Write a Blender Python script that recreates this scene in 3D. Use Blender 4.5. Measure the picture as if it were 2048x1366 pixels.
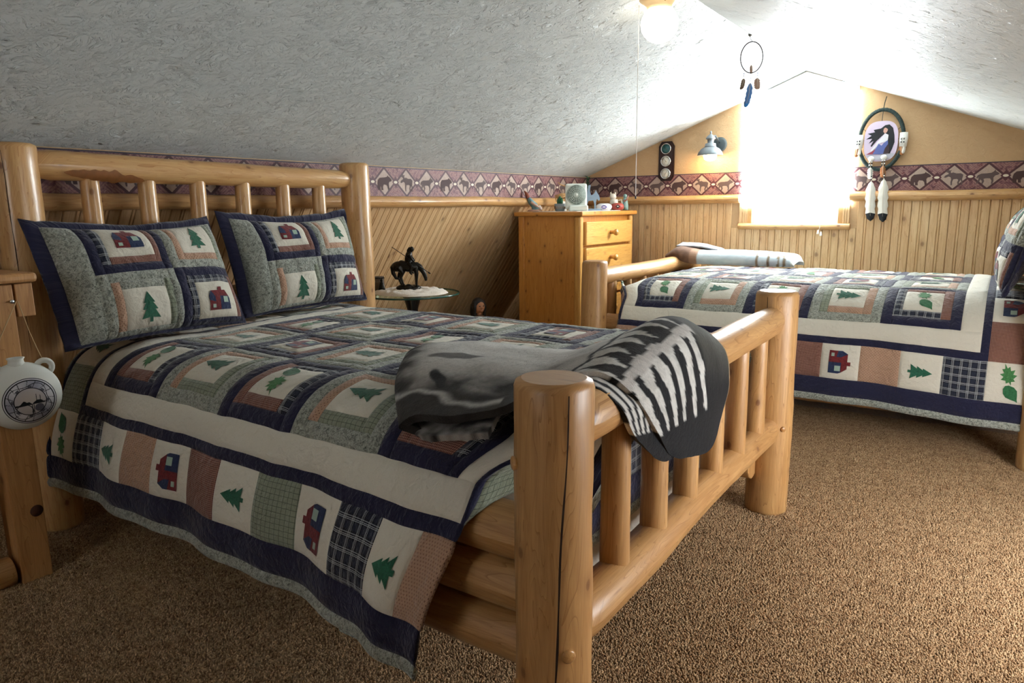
import bpy, bmesh, math, random
import numpy as np
from mathutils import Vector, Matrix, noise as mnoise
random.seed(7)
scene = bpy.context.scene
COL = scene.collection
for o in list(bpy.data.objects):
    bpy.data.objects.remove(o)

# ------------------------------------------------------------------ camera
F_PX, YAW, PITCH, ROLL = 1414.4, 0.6060, 0.1861, -0.0135
CAM = Vector((2.8791, -1.1047, 1.174))
def camera():
    fw = Vector((-math.sin(YAW)*math.cos(PITCH), math.cos(YAW)*math.cos(PITCH), -math.sin(PITCH)))
    r = fw.cross(Vector((0, 0, 1))).normalized(); u = r.cross(fw)
    c, s = math.cos(ROLL), math.sin(ROLL)
    r2 = c*r+s*u; u2 = -s*r+c*u
    cd = bpy.data.cameras.new('camera'); cd.sensor_width = 36; cd.lens = F_PX/2048*36
    cd.clip_start = 0.02
    o = bpy.data.objects.new('camera', cd); COL.objects.link(o)
    M = Matrix((r2, u2, -fw)).transposed().to_4x4(); M.translation = CAM
    o.matrix_world = M; scene.camera = o
camera()

# ------------------------------------------------------------------ light and exposure
BLIND_GLOW = 23.0        # daylight coming through the roller blind
SKY = 6.0
ROOF_FILL = 17.5
REAR_FILL = 0.6
w = bpy.data.worlds.new('sky'); scene.world = w; w.use_nodes = True
w.node_tree.nodes['Background'].inputs[0].default_value = (0.93, 0.97, 1.0, 1)
w.node_tree.nodes['Background'].inputs[1].default_value = SKY
def area(name, loc, rot, sx, sy, power, color):
    l = bpy.data.lights.new(name, 'AREA'); l.shape = 'RECTANGLE'; l.size = sx; l.size_y = sy
    l.energy = power; l.color = color
    o = bpy.data.objects.new(name, l); COL.objects.link(o); o.location = loc; o.rotation_euler = rot
    return o
# fill light for an added roof window in the lower right slope (outside the frame)
W2Y0, W2Y1, W2Z0, W2Z1 = 0.45, 1.75, 0.30, 1.08
area('roof_fill_light', (4.02, (W2Y0+W2Y1)/2, 0.62), (0, math.radians(90-35), 0), 1.0, W2Y1-W2Y0+.1, ROOF_FILL, (0.90, 0.96, 1.0))
# and fill light for a small added window in the gable behind the camera (unseen)
area('rear_fill_light', (1.6, -3.16, 1.40), (math.radians(90), 0, 0), 0.8, 0.9, REAR_FILL, (0.94, 0.97, 1.0))
vs = scene.view_settings
vs.view_transform = 'Standard'; vs.look = 'None'; vs.gamma = 1.0; vs.use_curve_mapping = False
vs.exposure = 0.88
scene.cycles.max_bounces = 5; scene.cycles.diffuse_bounces = 3; scene.cycles.glossy_bounces = 2
scene.cycles.use_adaptive_sampling = True; scene.cycles.adaptive_threshold = 0.10; scene.cycles.adaptive_min_samples = 16
scene.cycles.transmission_bounces = 6; scene.cycles.sample_clamp_indirect = 8
scene.cycles.use_denoising = True
try: scene.cycles.denoiser = 'OPENIMAGEDENOISE'
except Exception: pass

# ------------------------------------------------------------------ node helpers
def C(h, a=1.0):
    h = h.lstrip('#'); v = [int(h[i:i+2], 16)/255 for i in (0, 2, 4)]
    return tuple((x/12.92 if x <= 0.04045 else ((x+0.055)/1.055)**2.4) for x in v)+(a,)
MATS = {}
class NT:
    def __init__(s, name):
        m = bpy.data.materials.new(name); m.use_nodes = True; s.m = m; s.t = m.node_tree
        s.b = s.t.nodes['Principled BSDF']; MATS[name] = m
    def n(s, typ, ins=None, **props):
        nd = s.t.nodes.new('ShaderNode'+typ)
        for k, v in props.items(): setattr(nd, k, v)
        if ins:
            for k, v in ins.items(): s.put(nd.inputs[k], v)
        return nd
    def put(s, sock, v):
        if isinstance(v, bpy.types.NodeSocket): s.t.links.new(v, sock)
        else: sock.default_value = v
    def math(s, op, a, b=0.0, c=None, clamp=False):
        nd = s.t.nodes.new('ShaderNodeMath'); nd.operation = op; nd.use_clamp = clamp
        s.put(nd.inputs[0], a); s.put(nd.inputs[1], b)
        if c is not None: s.put(nd.inputs[2], c)
        return nd.outputs[0]
    def mix(s, f, a, b, mode='MIX'):
        nd = s.t.nodes.new('ShaderNodeMix'); nd.data_type = 'RGBA'; nd.blend_type = mode
        s.put(nd.inputs[0], f); s.put(nd.inputs[6], a); s.put(nd.inputs[7], b)
        return nd.outputs[2]
    def ramp(s, f, stops, interp='LINEAR'):
        nd = s.t.nodes.new('ShaderNodeValToRGB'); nd.color_ramp.interpolation = interp
        el = nd.color_ramp.elements
        while len(el) < len(stops): el.new(0.5)
        for e, (p, c) in zip(el, stops): e.position = p; e.color = c if len(c) == 4 else (*c, 1)
        s.put(nd.inputs[0], f); return nd.outputs[0]
    def uv(s):
        return s.n('UVMap').outputs[0]
    def xyz(s, v):
        nd = s.n('SeparateXYZ', {0: v}); return nd.outputs[0], nd.outputs[1], nd.outputs[2]
    def vec(s, x, y, z=0.0):
        return s.n('CombineXYZ', {0: x, 1: y, 2: z}).outputs[0]
    def noise(s, v, scale, detail=2.0, rough=0.5, dist=0.0):
        return s.n('TexNoise', {'Vector': v, 'Scale': scale, 'Detail': detail, 'Roughness': rough, 'Distortion': dist}).outputs[0]
    def bump(s, h, strength=0.5, dist=0.01, normal=None):
        i = {'Height': h, 'Strength': strength, 'Distance': dist}
        if normal is not None: i['Normal'] = normal
        return s.n('Bump', i).outputs[0]
    def set(s, **k):
        for key, v in k.items(): s.put(s.b.inputs[key.replace('_', ' ')], v)
        return s.m
    def rnd(s):
        return s.n('ObjectInfo').outputs['Random']

def plain(name, hexc, rough=0.6, metal=0.0, spec=0.4, bump=0.0, bscale=80, var=0.0, **k):
    t = NT(name); co = t.n('TexCoord').outputs['Object']
    col = C(hexc)
    if var:
        n = t.noise(co, bscale*0.35, 3)
        d = tuple(c*(1-var) for c in col[:3])+(1,)
        col = t.mix(n, d, C(hexc))
    t.set(Base_Color=col, Roughness=rough, Metallic=metal)
    t.b.inputs['Specular IOR Level'].default_value = spec
    if bump:
        t.set(Normal=t.bump(t.noise(co, bscale, 3), bump, 0.003))
    for key, v in k.items(): t.put(t.b.inputs[key.replace('_', ' ')], v)
    return t.m

def wood(name, light, mid, dark, rough=0.36, coat=0.35, knots=1.0, grain=1.0, knotscale=3.0):
    t = NT(name); u, v, _ = t.xyz(t.uv()); r = t.rnd()
    off = t.math('MULTIPLY', r, 37.0)
    vv = t.math('ADD', v, off)
    g = t.vec(t.math('MULTIPLY', u, 1.0), t.math('MULTIPLY', vv, 0.07), off)
    big = t.noise(t.vec(u, t.math('MULTIPLY', vv, 0.35), off), 7, 3, 0.55, 0.6)
    fine = t.noise(g, 70*grain, 4, 0.6, 1.2)
    rings = t.noise(g, 14*grain, 2, 0.5, 1.2)
    saw = t.math('FRACT', t.math('MULTIPLY', rings, 16.0))
    line = t.ramp(saw, [(0.0, (1, 1, 1)), (0.12, (0.2, 0.2, 0.2)), (1.0, (0, 0, 0))])
    c = t.mix(big, C(light), C(mid))
    c = t.mix(t.math('MULTIPLY', t.ramp(fine, [(.35, (0, 0, 0)), (.7, (1, 1, 1))]), 0.5), c, C(dark))
    c = t.mix(t.math('MULTIPLY', line, 0.72), c, C(dark))
    # knots: sparse cells
    kv = t.vec(t.math('MULTIPLY', u, 1.0), t.math('MULTIPLY', vv, 0.7), off)
    vor = t.n('TexVoronoi', {'Vector': t.vec(u, t.math('MULTIPLY', vv, 0.7))}, voronoi_dimensions='2D'); vor.inputs['Scale'].default_value = knotscale*2.2
    pick = t.math('GREATER_THAN', t.n('SeparateColor', {0: vor.outputs['Color']}).outputs[0], 0.28)
    kd = t.math('ADD', vor.outputs['Distance'], t.math('MULTIPLY', t.math('SUBTRACT', fine, 0.5), 0.03))
    kcore = t.ramp(kd, [(0.0, (1, 1, 1)), (0.045, (0.8, 0.8, 0.8)), (0.062, (0.3, 0.3, 0.3)), (0.17, (0, 0, 0))])
    c = t.mix(t.math('MULTIPLY', t.math('MULTIPLY', kcore, pick), 0.85*knots), c, C('5a2c10'))
    hue = t.mix(t.math('MULTIPLY', r, 0.22), c, C(dark))
    t.set(Base_Color=hue, Roughness=rough, Normal=t.bump(t.math('ADD', fine, t.math('MULTIPLY', big, 1.5)), 0.12, 0.003))
    t.put(t.b.inputs['Coat Weight'], coat); t.put(t.b.inputs['Coat Roughness'], 0.22)
    return t.m

# fabrics: UV is in metres on the cloth
def fabric(name, make, pucker=0.85, sheen=0.25, rough=0.88):
    t = NT(name); uv = t.uv(); u, v, _ = t.xyz(uv)
    col = make(t, u, v, uv)
    fine = t.noise(uv, 620, 2, 0.6)
    col = t.mix(t.math('MULTIPLY', fine, 0.28), col, (0, 0, 0, 1), 'MULTIPLY')
    p1 = t.noise(uv, 26, 3, 0.55, 0.8)
    p2 = t.noise(uv, 75, 2, 0.5, 0.4)
    h = t.math('ADD', t.math('MULTIPLY', p1, 1.0), t.math('MULTIPLY', p2, 0.35))
    h = t.math('ADD', h, t.math('MULTIPLY', fine, 0.05))
    t.set(Base_Color=col, Roughness=rough, Normal=t.bump(h, pucker, 0.012))
    t.put(t.b.inputs['Sheen Weight'], sheen); t.put(t.b.inputs['Sheen Roughness'], 0.5)
    t.b.inputs['Specular IOR Level'].default_value = 0.2
    return t.m
def stripe(t, x, pitch, w0, w1):
    f = t.math('FRACT', t.math('DIVIDE', x, pitch))
    return t.math('MULTIPLY', t.math('GREATER_THAN', f, w0), t.math('LESS_THAN', f, w1))
def f_solid(h): return lambda t, u, v, uv: C(h)
def f_plaid(bg, mid, line):
    def mk(t, u, v, uv):
        a = t.math('ADD', stripe(t, u, .034, .0, .52), stripe(t, v, .034, .0, .52))
        c = t.mix(t.math('MULTIPLY', a, .5), C(bg), C(mid))
        w = None
        for x in (u, v):
            for q in (.10, .20, .34):
                s = stripe(t, x, .034, q, q+.038); w = s if w is None else t.math('MAXIMUM', w, s)
        tw = t.math('FRACT', t.math('MULTIPLY', t.math('ADD', u, v), 700.0))
        w = t.math('MULTIPLY', w, t.math('ADD', .55, t.math('MULTIPLY', tw, .4)))
        return t.mix(w, c, C(line))
    return mk
def f_grid(bg, line, pitch=.017):
    def mk(t, u, v, uv):
        n = t.noise(uv, 160, 2); c = t.mix(n, C(bg), tuple(x*.72 for x in C(bg)[:3])+(1,))
        w = t.math('MAXIMUM', stripe(t, u, pitch, 0, .09), stripe(t, v, pitch*.86, 0, .10))
        return t.mix(t.math('MULTIPLY', w, .75), c, C(line))
    return mk
def f_gingham(bg, dk):
    def mk(t, u, v, uv):
        a = t.math('ADD', stripe(t, u, .0056, 0, .5), stripe(t, v, .0056, 0, .5))
        return t.mix(t.math('MULTIPLY', a, .5), C(bg), C(dk))
    return mk
def f_lattice(bg, dk):
    def mk(t, u, v, uv):
        s1, s2 = t.math('ADD', u, v), t.math('SUBTRACT', u, v)
        a = t.math('MAXIMUM', stripe(t, s1, .013, 0, .16), stripe(t, s2, .013, 0, .16))
        b = t.math('MULTIPLY', stripe(t, s1, .013, .36, .80), stripe(t, s2, .013, .36, .80))
        return t.mix(t.math('MAXIMUM', t.math('MULTIPLY', a, .35), t.math('MULTIPLY', b, .75)), C(bg), C(dk))
    return mk
def f_print(a, b, c2):
    def mk(t, u, v, uv):
        n = t.noise(uv, 165, 3, .6, 1.5); m = t.noise(uv, 85, 2, .5, 1.0)
        c = t.ramp(n, [(.36, C(b)), (.48, C(a)), (.62, C(a)), (.70, C(c2))])
        return t.mix(t.ramp(m, [(.52, (0, 0, 0)), (.62, (.55, .55, .55))]), c, C(b))
    return mk
FAB = dict(
    navy=fabric('navy_cotton', f_solid('25253f')),
    cream=fabric('cream_cotton', f_solid('e2dccb'), .45),
    sage=fabric('sage_print', f_print('adb0a4', '5a6058', 'd2d5cc')),
    plaid=fabric('black_plaid', f_plaid('282d3e', '11131c', 'd4d8da')),
    green=fabric('green_check', f_grid('9ea690', '3a4036')),
    brown=fabric('brown_gingham', f_gingham('a9806e', '5e2f2a')),
    tan=fabric('tan_lattice', f_lattice('c9a488', '7d5546')),
    tree=fabric('green_applique', f_print('2f6b52', '255442', '3c7a5d'), .35),
    leaf=fabric('leaf_applique', f_print('4f8a52', '38703f', '62a062'), .35),
    leafd=fabric('dark_leaf_applique', f_print('39764c', '295c3b', '46875a'), .35),
    red=fabric('maroon_applique', f_print('7c2a2c', '5a2026', '8d3a38'), .35),
    blue=fabric('blue_applique', f_print('2c3a5c', '20294a', '3a4a6c'), .35),
    pane=fabric('window_applique', f_solid('a9bfae'), .2),
    black=fabric('black_cotton', f_solid('16161c')),
    ticking=fabric('mattress_ticking', f_solid('cfc9bd'), .3),
)
M_LOG = wood('pine_log', 'e3c08a', 'cf9f62', 'a56d36')
M_LOGD = wood('pine_log_satin', 'd4aa72', 'bd894f', '895829', rough=.45, coat=.2)
M_BOARD = wood('pine_beadboard', 'ecd2a6', 'dfba86', 'b8875a', rough=.5, coat=.15, knots=.8, knotscale=2.2)
M_DRESS = wood('dresser_pine', 'dda052', 'cc8838', 'a5621f', rough=.3, coat=.4, grain=.8, knotscale=3.5)
M_DRESSL = wood('dresser_pine_light', 'ecbf74', 'dda651', 'b87a30', rough=.3, coat=.4, knots=.5)
M_NEWEL = wood('newel_pine', 'd6a66e', 'bd884e', '8f5c2e', rough=.55, coat=.05, knots=1.0, knotscale=2.5)

# ------------------------------------------------------------------ mesh helpers
def link(o, parent=None):
    COL.objects.link(o)
    if parent is not None: o.parent = parent
    return o
def mesh_data(name, V, Fc, mats, uv=None, smooth=True, mi=None):
    me = bpy.data.meshes.new(name); me.from_pydata([tuple(map(float, v)) for v in V], [], Fc)
    for m in (mats if isinstance(mats, (list, tuple)) else [mats]): me.materials.append(m)
    if uv is not None:
        L = me.uv_layers.new(name='UVMap'); li = np.empty(len(me.loops), dtype=np.int32)
        me.loops.foreach_get('vertex_index', li)
        U = np.asarray(uv, dtype=np.float32)
        if len(U) == len(V): U = U[li]
        L.data.foreach_set('uv', U.reshape(-1))
    if smooth: me.polygons.foreach_set('use_smooth', [True]*len(me.polygons))
    if mi is not None: me.polygons.foreach_set('material_index', mi)
    me.update(); return me
def obj(name, me, parent=None, loc=None, rot=None):
    o = bpy.data.objects.new(name, me); link(o, parent)
    if loc is not None: o.location = loc
    if rot is not None: o.rotation_euler = rot
    return o
def tag(o, label, cat, group=None):
    o['label'] = label; o['category'] = cat
    if group: o['group'] = group
    return o
def thing(name, label, cat, loc=(0, 0, 0), rotz=0.0, group=None):
    o = bpy.data.objects.new(name, None); o.empty_display_size = .05; link(o)
    o.location = loc; o.rotation_euler = (0, 0, rotz)
    return tag(o, label, cat, group)
def struct(o): o['kind'] = 'structure'; return o

class MB:
    """collects shapes into ONE mesh"""
    def __init__(s): s.V = []; s.F = []; s.UV = []; s.sm = []; s.mi = []
    def add(s, V, Fc, uv=None, smooth=True, mi=0):
        b = len(s.V); s.V += [tuple(map(float, v)) for v in V]; s.F += [tuple(i+b for i in f) for f in Fc]
        s.UV += [tuple(map(float, q)) for q in uv] if uv is not None else [(v[0]+v[1]*.37, v[2]+v[1]*.41) for v in V]
        s.sm += [smooth]*len(Fc); s.mi += [mi]*len(Fc); return s
    def box(s, x0, x1, y0, y1, z0, z1, bev=0.0, mi=0, along='z'):
        bm = bmesh.new(); bmesh.ops.create_cube(bm, size=1)
        for v in bm.verts:
            v.co = ((x0+x1)/2+v.co.x*(x1-x0), (y0+y1)/2+v.co.y*(y1-y0), (z0+z1)/2+v.co.z*(z1-z0))
        if bev: bmesh.ops.bevel(bm, geom=bm.edges[:], offset=bev, segments=2, affect='EDGES', profile=.5)
        V = []; Fc = []; uv = []
        for f in bm.faces:      # unshared verts per face: planar UV in metres
            n = f.normal; b = len(V); ids = []
            ax = max(range(3), key=lambda i: abs(n[i]))
            for v in f.verts:
                c = v.co; V.append(tuple(c))
                d = {'x': 0, 'y': 1, 'z': 2}[along]
                oth = [i for i in range(3) if i != ax and i != d]
                if ax == d: a_, b_ = [i for i in range(3) if i != ax]; uv.append((c[a_], c[b_]))
                else: uv.append((c[oth[0]]+.3*ax, c[d]))
                ids.append(b); b += 1
            Fc.append(tuple(ids))
        bm.free(); return s.add(V, Fc, uv, False, mi)
    def lathe(s, prof, n=24, center=(0, 0, 0), axis='z', mi=0, sx=1.0, sy=1.0, cap=True):
        V = []; Fc = []; uv = []; L = 0; pr = None
        for (r, z) in prof:
            if pr: L += math.hypot(r-pr[0], z-pr[1])
            pr = (r, z)
            for i in range(n+1):
                a = 2*math.pi*i/n; p = (r*math.cos(a)*sx, r*math.sin(a)*sy, z)
                if axis == 'x': p = (p[2], p[0], p[1])
                elif axis == 'y': p = (p[1], p[2], p[0])
                V.append((p[0]+center[0], p[1]+center[1], p[2]+center[2])); uv.append((i/n*2*math.pi*max(r, .01), L))
        m = n+1
        for j in range(len(prof)-1):
            for i in range(n): Fc.append((j*m+i, j*m+i+1, (j+1)*m+i+1, (j+1)*m+i))
        if cap:
            if prof[0][0] > 1e-4: Fc.append(tuple(range(n-1, -1, -1)))
            if prof[-1][0] > 1e-4: Fc.append(tuple((len(prof)-1)*m+i for i in range(n)))
        return s.add(V, Fc, uv, True, mi)
    def tube(s, pts, rad, n=10, mi=0, closed=False, flat=1.0, cap=True):
        pts = [Vector(p) for p in pts]; N = len(pts)
        rad = [rad]*N if not hasattr(rad, '__len__') else rad
        V = []; Fc = []; uv = []; L = 0
        t0 = (pts[1]-pts[0]).normalized(); up = Vector((0, 0, 1)) if abs(t0.z) < .9 else Vector((1, 0, 0))
        nx = t0.cross(up).normalized()
        for j in range(N):
            a = pts[(j-1) % N] if closed else pts[max(j-1, 0)]; b = pts[(j+1) % N] if closed else pts[min(j+1, N-1)]
            t = (b-a).normalized(); nx = (nx-t*nx.dot(t)).normalized(); ny = t.cross(nx)
            if j: L += (pts[j]-pts[j-1]).length
            for i in range(n+1):
                q = 2*math.pi*i/n
                V.append(pts[j]+(nx*math.cos(q)+ny*math.sin(q)*flat)*rad[j]); uv.append((i/n*2*math.pi*rad[j], L))
        m = n+1; R = N if closed else N-1
        for j in range(R):
            k = (j+1) % N
            for i in range(n): Fc.append((j*m+i, j*m+i+1, k*m+i+1, k*m+i))
        if cap and not closed:
            Fc.append(tuple(range(n-1, -1, -1))); Fc.append(tuple((N-1)*m+i for i in range(n)))
        return s.add(V, Fc, uv, True, mi)
    def ball(s, c, rx, ry=None, rz=None, n=14, mi=0, rot=None):
        ry = rx if ry is None else ry; rz = rx if rz is None else rz
        V = []; Fc = []; m = n+1; h = n//2+1
        for j in range(h+1):
            th = math.pi*j/h
            for i in range(m):
                a = 2*math.pi*i/n
                p = Vector((rx*math.sin(th)*math.cos(a), ry*math.sin(th)*math.sin(a), rz*math.cos(th)))
                if rot is not None: p = rot @ p
                V.append(p+Vector(c))
        for j in range(h):
            for i in range(n): Fc.append((j*m+i, (j+1)*m+i, (j+1)*m+i+1, j*m+i+1))
        return s.add(V, Fc, None, True, mi)
    def prism(s, poly, frame, depth, mi=0, smooth=False):
        """2D outline extruded; frame(a,b,d) -> xyz"""
        n = len(poly); V = [frame(a, b, 0) for a, b in poly]+[frame(a, b, depth) for a, b in poly]
        Fc = [tuple(range(n-1, -1, -1)), tuple(range(n, 2*n))]+[(i, (i+1) % n, n+(i+1) % n, n+i) for i in range(n)]
        return s.add(V, Fc, None, smooth, mi)
    def build(s, name, mats, parent=None, loc=None, rot=None):
        me = mesh_data(name, s.V, s.F, mats, s.UV, False, s.mi)
        me.polygons.foreach_set('use_smooth', s.sm)
        return obj(name, me, parent, loc, rot)
def smoothstep(x): x = max(0., min(1., x)); return x*x*(3-2*x)
def copy_tree(o, parent=None):
    c = o.copy(); COL.objects.link(c); c.parent = parent
    for ch in [q for q in bpy.data.objects if q.parent == o]: copy_tree(ch, c)
    return c

def log_mesh(p0, p1, r0, r1, seed=0, n=22, bev=.012, wob=.004, taper_ends=False, bumps=True):
    """a peeled log: slightly crooked, chamfered at both ends; returns MB"""
    p0, p1 = Vector(p0), Vector(p1); L = (p1-p0).length; k = max(6, int(L/.06))
    prof = []
    zs = [0, bev*.35, bev]+[bev+(L-2*bev)*i/k for i in range(1, k)]+[L-bev, L-bev*.35, L]
    t = (p1-p0).normalized(); up = Vector((0, 0, 1)) if abs(t.z) < .9 else Vector((1, 0, 0))
    nx = t.cross(up).normalized(); ny = t.cross(nx)
    V = []; Fc = []; uv = []; m = n+1
    for j, z in enumerate(zs):
        r = r0+(r1-r0)*z/L
        e = min(z, L-z)
        if e < bev: r -= bev*(1-math.sqrt(max(0, 1-(1-e/bev)**2)))*.9
        if taper_ends and e < .07: r *= .80+.20*smoothstep(e/.07)
        cx = mnoise.noise(Vector((seed*3.1, z*1.6, 1.)))*wob*2; cy = mnoise.noise(Vector((seed*3.1+9, z*1.6, 4.)))*wob*2
        for i in range(m):
            a = 2*math.pi*i/n
            rr = r*(1+(.05*mnoise.noise(Vector((math.cos(a)*1.3, math.sin(a)*1.3, z*5+seed*7)))+.02*mnoise.noise(Vector((math.cos(a)*3, math.sin(a)*3, z*14+seed*5))) if bumps else 0))
            V.append(p0+t*z+nx*(rr*math.cos(a)+cx)+ny*(rr*math.sin(a)+cy)); uv.append((i/n*2*math.pi*r, z))
    for j in range(len(zs)-1):
        for i in range(n): Fc.append((j*m+i, j*m+i+1, (j+1)*m+i+1, (j+1)*m+i))
    mb = MB(); mb.add(V, Fc, uv, True)
    for base, rev in ((0, True), ((len(zs)-1)*m, False)):
        ids = [base+i for i in range(n)]; Vc = [V[i] for i in ids]
        f = tuple(range(n-1, -1, -1)) if rev else tuple(range(n))
        mb.add(Vc, [f], [((v-p0).dot(nx), (v-p0).dot(ny)*.4) for v in Vc], False)
    return mb
# ================================================================== ROOM SHELL
YG, YB = 4.5, -3.0          # gable wall with the window, wall behind the camera
XL, XR, ZK = -0.1925, 3.392, 1.431
RX, RZ = 1.60, 2.113        # ridge
LEAN, ZTR = 0.70, 1.215     # the lower wall leans outwards below the log rail
XF0, XF1 = XL-LEAN*ZTR, XR+LEAN*ZTR

def m_ceiling():
    t = NT('ceiling_texture'); co = t.n('TexCoord').outputs['Object']
    warp = t.n('TexNoise', {'Vector': co, 'Scale': 7.0, 'Detail': 2.0}).outputs['Color']
    v = t.n('VectorMath', {0: co, 1: t.n('VectorMath', {0: warp, 'Scale': .16}, operation='SCALE').outputs[0]}, operation='ADD').outputs[0]
    x, y, z = t.xyz(v)
    # trowel strokes: stretched diagonally, raised plateaus with crisp edges
    s1 = t.math('ADD', t.math('MULTIPLY', x, .75), t.math('MULTIPLY', y, .66)); s2 = t.math('SUBTRACT', t.math('MULTIPLY', y, .75), t.math('MULTIPLY', x, .66))
    d = t.vec(t.math('MULTIPLY', s1, .55), s2, z)
    a = t.ramp(t.noise(d, 46, 3, .6, .8), [(.555, (0, 0, 0)), (.585, (1, 1, 1))])
    b = t.ramp(t.noise(d, 120, 2, .6, .8), [(.56, (0, 0, 0)), (.60, (1, 1, 1))])
    blot = t.ramp(t.noise(co, 8, 3, .6), [(.40, (.15, .15, .15)), (.58, (1, 1, 1))])
    h = t.math('MULTIPLY', t.math('ADD', a, t.math('MULTIPLY', b, .45)), blot)
    t.set(Base_Color=C('dfe6e5'), Roughness=.55, Normal=t.bump(h, 1.0, .013))
    return t.m
def m_ochre():
    t = NT('ochre_plaster'); co = t.n('TexCoord').outputs['Object']
    n = t.noise(co, 5, 4, .6); k = t.noise(co, 30, 4, .65, 1.5)
    c = t.mix(n, C('c5a27a'), C('b59268')); c = t.mix(t.math('MULTIPLY', k, .3), c, C('d6b88e'))
    t.set(Base_Color=c, Roughness=.7, Normal=t.bump(k, .5, .008)); return t.m
def m_carpet():
    t = NT('carpet_pile'); co = t.n('TexCoord').outputs['Object']
    v = t.n('TexVoronoi', {'Vector': co, 'Scale': 150.0}).outputs
    tone = t.noise(co, 3.0, 3, .6, .8); n = t.noise(co, 190, 3, .65); sp = t.noise(co, 60, 3, .6)
    c = t.mix(v['Distance'], C('b08a63'), C('6a4a30'))
    c = t.mix(t.ramp(n, [(.35, (0, 0, 0)), (.65, (1, 1, 1))]), c, C('927050'))
    c = t.mix(t.math('MULTIPLY', t.ramp(sp, [(.4, (0, 0, 0)), (.62, (1, 1, 1))]), .4), c, C('bf9c74'))
    c = t.mix(t.math('MULTIPLY', tone, .35), c, C('80603f'))
    h = t.math('ADD', t.math('MULTIPLY', t.math('SUBTRACT', 1.0, v['Distance']), .8), t.math('MULTIPLY', sp, .9))
    t.set(Base_Color=c, Roughness=.95, Normal=t.bump(h, 1.0, .012))
    t.put(t.b.inputs['Sheen Weight'], .3); t.b.inputs['Specular IOR Level'].default_value = .1
    return t.m
def m_border():
    t = NT('wallpaper_border'); u, v, _ = t.xyz(t.uv())
    P = .19
    f = t.math('FRACT', t.math('DIVIDE', u, P))
    du = t.math('MULTIPLY', t.math('ABSOLUTE', t.math('SUBTRACT', f, .5)), 2.0)
    dv = t.math('MULTIPLY', t.math('ABSOLUTE', t.math('SUBTRACT', v, .5)), 2.0)
    d = t.math('ADD', t.math('MULTIPLY', du, .97), t.math('MULTIPLY', dv, 1.0))
    uvv = t.vec(u, t.math('MULTIPLY', v, .18))
    n = t.noise(uvv, 60, 3, .6, 1.2); n2 = t.noise(uvv, 24, 3, .6, 2.0)
    inside = t.mix(n, C('bfa999'), C('978075'))
    tri = t.ramp(n2, [(.30, C('4f2830')), (.42, C('785054')), (.55, C('9c776f')), (.66, C('6e363c')), (.78, C('46212a'))])
    arc = t.math('FRACT', t.math('MULTIPLY', d, 6.0))
    tri = t.mix(t.math('MULTIPLY', t.math('LESS_THAN', arc, .3), .55), tri, C('6a3640'))
    c = t.mix(t.math('GREATER_THAN', d, .90), inside, tri)
    band = t.math('MULTIPLY', t.math('GREATER_THAN', d, .84), t.math('LESS_THAN', d, 1.02))
    c = t.mix(band, c, C('4a272e'))
    # pale lozenge where the diamonds meet
    e = t.math('ADD', t.math('POWER', t.math('MULTIPLY', t.math('SUBTRACT', 1.0, du), 4.6), 2.0), t.math('POWER', t.math('MULTIPLY', dv, 8.0), 2.0))
    x = t.math('LESS_THAN', t.math('ADD', t.math('MULTIPLY', t.math('SUBTRACT', 1.0, du), 1.0), t.math('MULTIPLY', dv, .75)), .30)
    c = t.mix(x, c, C('512831')); c = t.mix(t.math('LESS_THAN', e, .55), c, C('d9cdb9'))
    edge = t.math('GREATER_THAN', dv, .93)
    c = t.mix(edge, c, C('352a3c'))
    t.set(Base_Color=c, Roughness=.6); return t.m
M_CEIL, M_OCHRE, M_CARPET, M_BORDER = m_ceiling(), m_ochre(), m_carpet(), m_border()
M_PRINT = plain('border_ink', '4a3534', .7); M_PRINT2 = plain('border_ink_grey', '5b4b4a', .7)

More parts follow.
